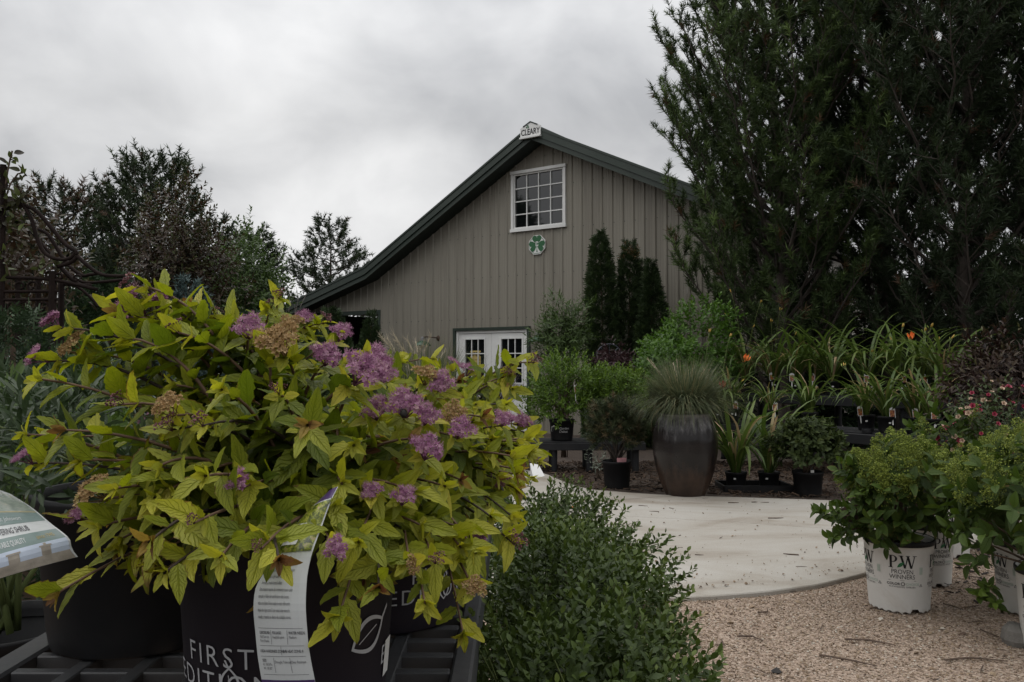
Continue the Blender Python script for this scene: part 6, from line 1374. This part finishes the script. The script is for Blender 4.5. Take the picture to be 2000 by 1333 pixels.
# St. Johnswort with blue-grey leaves in the plain black pot
MT_sj = leafpair('blue_grey_leaf', [(0, (.024, .042, .016)), (.45, (.042, .066, .028)), (.72, (.075, .098, .062)), (.9, (.07, .10, .03)), (1, (.10, .145, .035))], transl=.25, rough=.45)
LEAF_J = [leaf_tpl(.2, 6, .5, .4, .12), leaf_tpl(.17, 6, .55, .3, .3), leaf_tpl(.22, 6, .5, .5, -.05)]
pj = A(-.585, 1.30, BT); o = thing('potted_shrub', 'blue-grey narrow-leaved shrub in a plain black pot at the left of the bench', 'potted plant', pj); pot(o, .15, .228, n=48)
bush('', '', '', pj + A(0, 0, .2), pj + A(-.13, .02, .26), (.27, .24, .13), 150, 12, .10, .048, MT_sj, 310, LEAF_J, n_obj=280, stems=16, root=o, upb=.5, spread=48, inner=.3, smat=M_gstem, stem_r=(.003, .0015), tone=(0, .9), flat=-.6)
c2 = P(40, 860, 1.7); o2 = thing('narrow_leaf_shrub', 'green long-leaved shrub rising at the left edge below the junipers', 'shrub', (c2[0] - .12, 1.85, 0)); 
bush('', '', '', (c2[0] - .12, 1.85, .6), (c2[0] - .10, 1.82, .9), (.26, .22, .19), 90, 10, .12, .085, leafpair('long_green_leaf', [(0, (.05, .085, .03)), (1, (.11, .16, .05))], transl=.3), 311, LEAF_J, n_obj=160, stems=10, root=o2, upb=.8, spread=35, smat=M_gstem)
part('pot', xf(lathe(pot_prof(.17, .62), 32), None, (0, 0, 0)), M_pot, o2, smooth=True)

# ---- printed tags
def tag_surface(left, right, dl, dr, n=24, m=9, bow=.006):
    """surface through matching left and right edge points; returns (u, v) -> point"""
    t = np.linspace(0, 1, len(left)); Lp = np.array([P(a, b, d) for (a, b), d in zip(left, dl)]); Rp = np.array([P(a, b, d) for (a, b), d in zip(right, dr)])
    def crm(q):
        pp = np.concatenate([[2*q[0]-q[1]], q, [2*q[-1]-q[-2]]]); o = []
        for i in range(1, len(pp) - 2):
            for t_ in np.linspace(0, 1, 9)[:-1]:
                a_, b_, c_, d_ = pp[i-1:i+3]; o.append(.5 * ((2*b_) + (c_-a_)*t_ + (2*a_-5*b_+4*c_-d_)*t_*t_ + (-a_+3*b_-3*c_+d_)*t_**3))
        return np.array(o + [pp[-2]])
    Lp, Rp = crm(Lp), crm(Rp)
    def cum(p): s = np.concatenate([[0], np.cumsum(np.linalg.norm(np.diff(p, axis=0), axis=1))]); return s / s[-1]
    sl, sr = cum(Lp), cum(Rp)
    def f(u, v, push=0.):
        u = np.asarray(u, float); v = np.asarray(v, float)
        a = np.stack([np.interp(v, sl, Lp[:, c]) for c in range(3)], -1); b = np.stack([np.interp(v, sr, Rp[:, c]) for c in range(3)], -1)
        p = a * (1 - u)[..., None] + b * u[..., None]; return p + A(0, -1, .25) * (bow * 4 * u * (1 - u) + push)[..., None]
    return f
def tag_patch(f, u0, u1, v0, v1, push, n=10, m=8):
    U_, V_ = np.meshgrid(np.linspace(u0, u1, m), np.linspace(v0, v1, n)); return grid(f(U_, V_, np.full(U_.shape, push)))
def tag_text(f, s, u, v, su, sv, push, align='LEFT', off=0.):
    V2, T = text2d(s, 1., align, off); return f(u + V2[:, 0] * su, v - V2[:, 1] * sv, np.full(len(V2), push)), [T]
M_tagw = plain('tag_white', (.50, .515, .51), .32, .04, 8); M_tagp = plain('tag_purple', (.055, .028, .10), .3, .08, 10); M_ink = plain('tag_ink', (.06, .06, .065), .6, .1, 30); M_inkl = plain('tag_light_ink', (.34, .30, .42), .6, .1, 30)
M_tpic, t_, b_, o_ = new_mat('tag_photo_shrub'); b_.inputs['Roughness'].default_value = .3
tc_ = N(t_, 'ShaderNodeTexCoord'); n_ = N(t_, 'ShaderNodeTexNoise', i_Scale=170.0, i_Detail=6.0, i_Roughness=.7); t_.links.new(tc_.outputs['Object'], n_.inputs['Vector'])
r_ = N(t_, 'ShaderNodeValToRGB'); el = r_.color_ramp.elements; el[0].position = .36; el[0].color = (.015, .02, .006, 1); el[1].position = .72; el[1].color = (.36, .16, .26, 1)
for p_, c_ in ((.48, (.08, .10, .012)), (.58, (.26, .28, .03))): el.new(p_).color = (*c_, 1)
t_.links.new(n_.outputs['Fac'], r_.inputs[0]); t_.links.new(r_.outputs[0], b_.inputs['Base Color'])
left = [(640, 962), (600, 1000), (566, 1040), (535, 1090), (512, 1125), (499, 1150), (495, 1190), (499, 1238), (504, 1287), (514, 1345), (524, 1400)]
right = [(660, 951), (646, 980), (628, 1030), (611, 1076), (601, 1118), (598, 1150), (597, 1188), (600, 1232), (604, 1272), (617, 1340), (630, 1400)]
dl = [.90, .875, .865, .845, .835, .83, .826, .826, .828, .832, .84]; dr = [.895, .868, .855, .836, .826, .82, .816, .816, .818, .822, .83]
f = tag_surface(left, right, dl, dr)
ct = thing('care_tag', 'long curved white care tag with a purple end in front of the nearest spirea pot', 'plant tag', P(560, 1180, .82)); cto = np.array(ct.location)
def cpart(name, g, mat, par=None): return part(name, (np.asarray(g[0]) - cto, g[1]), mat, par or ct, smooth=False)
Um, Vm = np.meshgrid(np.linspace(0, 1, 9), np.linspace(0, 1, 40)); fr_ = grid(f(Um, Vm, np.zeros(Um.shape))); bk = grid(f(Um, Vm, np.full(Um.shape, -.0007)))
cpart('card', join([fr_, bk]), M_tagw)
cpart('top_band', tag_patch(f, .02, .97, .0, .09, .0006), M_tagp)
cpart('photo', tag_patch(f, .02, .96, .10, .335, .0006, 20), M_tpic)
cpart('price_sticker', tag_patch(f, .03, .48, .20, .30, .0012), M_card)
cpart('lettering', join([tag_text(f, '$ 37.99', .07, .285, .055, .032, .0018), tag_text(f, 'SPIREA', .1, .235, .06, .022, .0018)]), M_ink)
body = ['spirea has orange new growth and holds its', 'color all summer, even in full sun. Pink summer', 'flowers after a light shear. Fall color includes', 'bronze, a multi-toned effect.', 'Este compacto espirea de crecimiento nuevo color', 'anaranjado y el follaje color amarillo dura en todo el verano,', 'incluso en sol pleno. Flores rosadas en verano reflorecerán', 'después de un ligero corte. El color otoñal incluye matices de', 'rosado, creando un efecto de múltiples tonos.']
cpart('care_text', join([tag_text(f, s, .10, .392 + i * .0255, .80 / (max(len(s), 40) * .52), .0195, .0006) for i, s in enumerate(body)]), M_ink)
cpart('table_rules', join([tag_patch(f, .08, .93, v, v + .0014, .0008, 2) for v in (.632, .700, .742, .815)] + [tag_patch(f, u, u + .006, v0, v1, .0008, 3, 2) for u, v0, v1 in ((.33, .64, .695), (.64, .64, .695), (.50, .703, .738), (.33, .748, .808), (.64, .748, .808))]), M_ink)
cpart('table_text', join([tag_text(f, s, u, v, .043, .0155, .0008, off=o2_) for s, u, v, o2_ in [('EXPOSURE:', .10, .655, .02), ('Full Sun to', .10, .671, 0), ('Part Shade', .10, .687, 0), ('FOLIAGE:', .36, .655, .02), ('Reddish-pink', .36, .672, 0), ('WATER NEEDS:', .67, .655, .02), ('Medium', .67, .672, 0), ('USDA HARDINESS ZONE: 3', .08, .727, .02), ('AHS HEAT ZONE: 8', .53, .727, .02), ('SIZE', .10, .764, .02), ('H: 18-24"x', .10, .780, 0), ('W: 18-30"', .10, .796, 0), ('Drought Tolerant', .345, .770, 0), ('Deer Resistant', .66, .770, 0)]]), M_ink)
cpart('purple_band', tag_patch(f, .0, 1., .838, 1., .0006), M_tagp)
cpart('band_text', join([tag_text(f, s, .30, v, .034, .0155, .0012, off=o2_) for s, v, o2_ in [('TEXT FIRST EDITIONS TO 72636', .868, .01), ('FOR ONGOING MAINTENANCE REMINDERS', .885, 0), ('FIND MORE SHRUBS ONLINE', .905, .01)]] + [tag_text(f, '0000', .66, .955, .12, .028, .0012, off=.02)]), M_inkl)
cpart('phone_icon', join([tag_patch(f, a, b, c_, d_, .0012, 2, 2) for a, b, c_, d_ in ((.10, .20, .868, .871), (.10, .20, .905, .908), (.10, .115, .868, .908), (.185, .20, .868, .908), (.13, .25, .885, .888), (.235, .25, .885, .925), (.13, .145, .905, .925), (.13, .25, .922, .925))]), M_inkl)

left = [(-60, 930), (-55, 975), (-48, 1025), (-42, 1070), (-36, 1105), (-30, 1140)]; right = [(20, 965), (62, 992), (98, 1022), (134, 1051), (140, 1072), (152, 1088)]
f2 = tag_surface(left, right, [1.05, 1.02, 1.0, .98, .97, .97], [1.10, 1.07, 1.04, 1.02, 1.015, 1.015], bow=.008)
jt = thing('plant_tag', 'wide picture tag for the St. Johnswort with green and white bands at the left edge', 'plant tag', P(60, 1040, 1.02)); jo = np.array(jt.location)
def jpart(name, g, mat): return part(name, (np.asarray(g[0]) - jo, g[1]), mat, jt)
Um, Vm = np.meshgrid(np.linspace(0, 1, 9), np.linspace(0, 1, 24))
M_tgreen = plain('tag_grey_green', (.14, .20, .185), .3, .06, 10); M_tgold = plain('tag_gold', (.40, .30, .10), .4, .1, 20); M_tsky = plain('tag_pale_sky', (.46, .52, .62), .3, .08, 20); M_tbrick = plain('tag_brick', (.27, .235, .19), .4, .3, 60)
jpart('card', join([grid(f2(Um, Vm, np.zeros(Um.shape))), grid(f2(Um, Vm, np.full(Um.shape, -.0008)))]), M_tagw)
M_jpic, t_, b_, o_ = new_mat('tag_photo_yellow'); b_.inputs['Roughness'].default_value = .3
tc_ = N(t_, 'ShaderNodeTexCoord'); n_ = N(t_, 'ShaderNodeTexNoise', i_Scale=60.0, i_Detail=6.0, i_Roughness=.7); t_.links.new(tc_.outputs['Object'], n_.inputs['Vector'])
r_ = N(t_, 'ShaderNodeValToRGB'); el = r_.color_ramp.elements; el[0].position = .38; el[0].color = (.16, .19, .16, 1); el[1].position = .68; el[1].color = (.52, .46, .08, 1); el.new(.5).color = (.23, .27, .22, 1); el.new(.6).color = (.30, .31, .27, 1)
t_.links.new(n_.outputs['Fac'], r_.inputs[0]); t_.links.new(r_.outputs[0], b_.inputs['Base Color'])
jpart('photo', tag_patch(f2, .0, .985, .0, .40, .0006, 12), M_jpic)
jpart('gold_line', tag_patch(f2, 0, .985, .40, .41, .0007, 2), M_tgold)
jpart('green_band', tag_patch(f2, 0, .985, .41, .56, .0006, 5), M_tgreen); jpart('lower_green_band', tag_patch(f2, 0, .985, .70, .83, .0006, 5), M_tgreen)
jpart('wall_photo', join([tag_patch(f2, 0, .985, .83, 1.0, .0006, 6)]), M_tsky)
jpart('brick_print', join([tag_patch(f2, 0, .985, .93, 1.0, .0009, 4), tag_patch(f2, .33, .46, .87, .93, .0009, 3), tag_patch(f2, .70, .80, .87, .93, .0009, 3), tag_patch(f2, .31, .48, .855, .868, .0009, 2), tag_patch(f2, .685, .815, .855, .868, .0009, 2), tag_patch(f2, .735, .765, .835, .854, .0009, 2)]), M_tbrick)
jpart('price_sticker', tag_patch(f2, .10, .46, .20, .32, .0010, 3), M_card)
jpart('price', join([tag_text(f2, '$ 29.99', .20, .30, .055, .055, .0014)]), M_ink)
jpart('title', join([tag_text(f2, 'Blue Velvet™ St. Johnswort', .06, .515, .058, .072, .0010)]), M_tagw)
jpart('subtitle', join([tag_text(f2, 'FLOWERING SHRUB', .20, .665, .058, .095, .0010, off=.01)]), M_ink)
jpart('motto', join([tag_text(f2, 'PREDICTABLE QUALITY', .13, .79, .044, .075, .0010, off=.015)]), M_tagw)
jpart('year', join([tag_text(f2, 'since 1945', .72, .785, .045, .065, .0010)]), M_tgold)
# white folded paper at the far bench end
pp = thing('paper_tag', 'crumpled white paper tag by the path at the end of the spirea leaves', 'tag', P(1047, 925, 2.3)); po = np.array(pp.location)
q = np.array([P(a, b, d) for a, b, d in [(1035, 905, 2.3), (1052, 908, 2.28), (1064, 930, 2.25), (1042, 936, 2.25), (1036, 934, 2.28)]]) - po
part('sheet', (np.concatenate([q, q + A(0, .0015, 0)]), [np.array([[0,1,3],[1,2,3],[0,3,4],[8,6,5],[8,7,6],[9,8,5]]), np.array([[i, (i+1) % 5, 5 + (i+1) % 5, 5 + i] for i in range(5)])]), M_card, pp)

# bumblebee on the big flower head
bee = thing('bumblebee', 'small dark bumblebee feeding on a pink flower head', 'bee', P(789, 806, 1.02))
M_bee = plain('bee_fuzz', (.015, .012, .01), .9, .3, 200); M_beey = plain('bee_yellow_fuzz', (.35, .24, .04), .9, .3, 200); M_wing = plain('bee_wing', (.12, .11, .1), .3, .1, 50)
lb = lathe([(0, -.009), (.003, -.008), (.0047, -.005), (.0046, -.0015), (.0032, 0), (.0042, .002), (.0042, .0045), (.003, .0062), (.0026, .007), (.0024, .0088), (0, .0095)], 12); Mx = np.array([[1, 0, 0], [0, 0, .97], [0, 1, .25]])
part('body', xf(lb, Mx), M_bee, bee, smooth=True)
part('collar', xf(lathe([(.0036, .0005), (.0046, .003), (.0038, .0055)], 12), Mx), M_beey, bee, smooth=True)
for s in (-1, 1): part('wing', prism(np.array([[0, 0], [s * .003, .001], [s * .008, -.006], [s * .006, -.009], [s * .001, -.003]]), .0045, .0047), M_wing, bee)

# ================================================================== BOXWOODS
MT_box = leafpair('boxwood_leaf', [(0, (.022, .038, .010)), (.5, (.042, .066, .015)), (.8, (.062, .094, .018)), (1, (.11, .145, .024))], transl=.2, rough=.5, spec=.25)
LEAF_B = [leaf_tpl(.56, 4, .5, .3, .12), leaf_tpl(.5, 4, .52, .4, .05), leaf_tpl(.6, 4, .48, .2, .2)]
BXM = leaf_meshes(LEAF_B, MT_box[0])
for i, (x, y, cz, rad, n, no, lab) in enumerate([(.12, 1.42, .46, (.245, .26, .24), 900, 300, 'nearest boxwood at the bottom of the photo beside the bench'), (.155, 1.92, .45, (.245, .26, .25), 900, 300, 'second boxwood of the row beside the bench'), (.155, 2.42, .47, (.25, .27, .25), 860, 240, 'third boxwood with sprigs against the concrete'), (.145, 2.92, .48, (.23, .27, .24), 800, 160, 'farthest boxwood in the row by the bench end')]):
    o = thing('boxwood', lab, 'shrub', (x, y, 0), 'row of boxwoods beside the foreground bench')
    bush('', '', '', (x, y, 0), (x, y, cz), rad, n, 11, .085, .023, MT_box, 330 + i, LEAF_B, n_obj=no, stems=30, root=o, meshes=BXM, upb=.55, spread=52, inner=.45, flat=-.8, amt=.16, tip=.75, stem_r=(.006, .0015), smat=M_stem, tone=(.05, .95))
    # long new sprigs poking out
    r = np.random.default_rng(400 + i); p, ax, _ = bush_shoots((x, y, cz), np.array(rad) * 1.02, 26, 340 + i, .96, .05, .1, .6)
    L = whorl(p, ax, 16, .10, .024, 77 + i, 55, .6, rnd=.3); add_leaves(o, (L[0], L[1], L[2], L[3], np.clip(.45 + .5 * L[4], 0, 1)), LEAF_B, BXM, MT_box, 0, (x, y, cz), mass='sprigs')
    part('sprig_stems', join([tube(np.array([a - b * .03, a + b * .1]), [.0014, .0008], 4) for a, b in zip(p - np.array(o.location), ax)]), M_gstem, o, kind='stuff')
    part('trunk', tube(np.array([[0, 0, 0], [.01, 0, .15], [0, .01, cz]]), [.02, .016, .008], 7), M_stem, o, smooth=True)
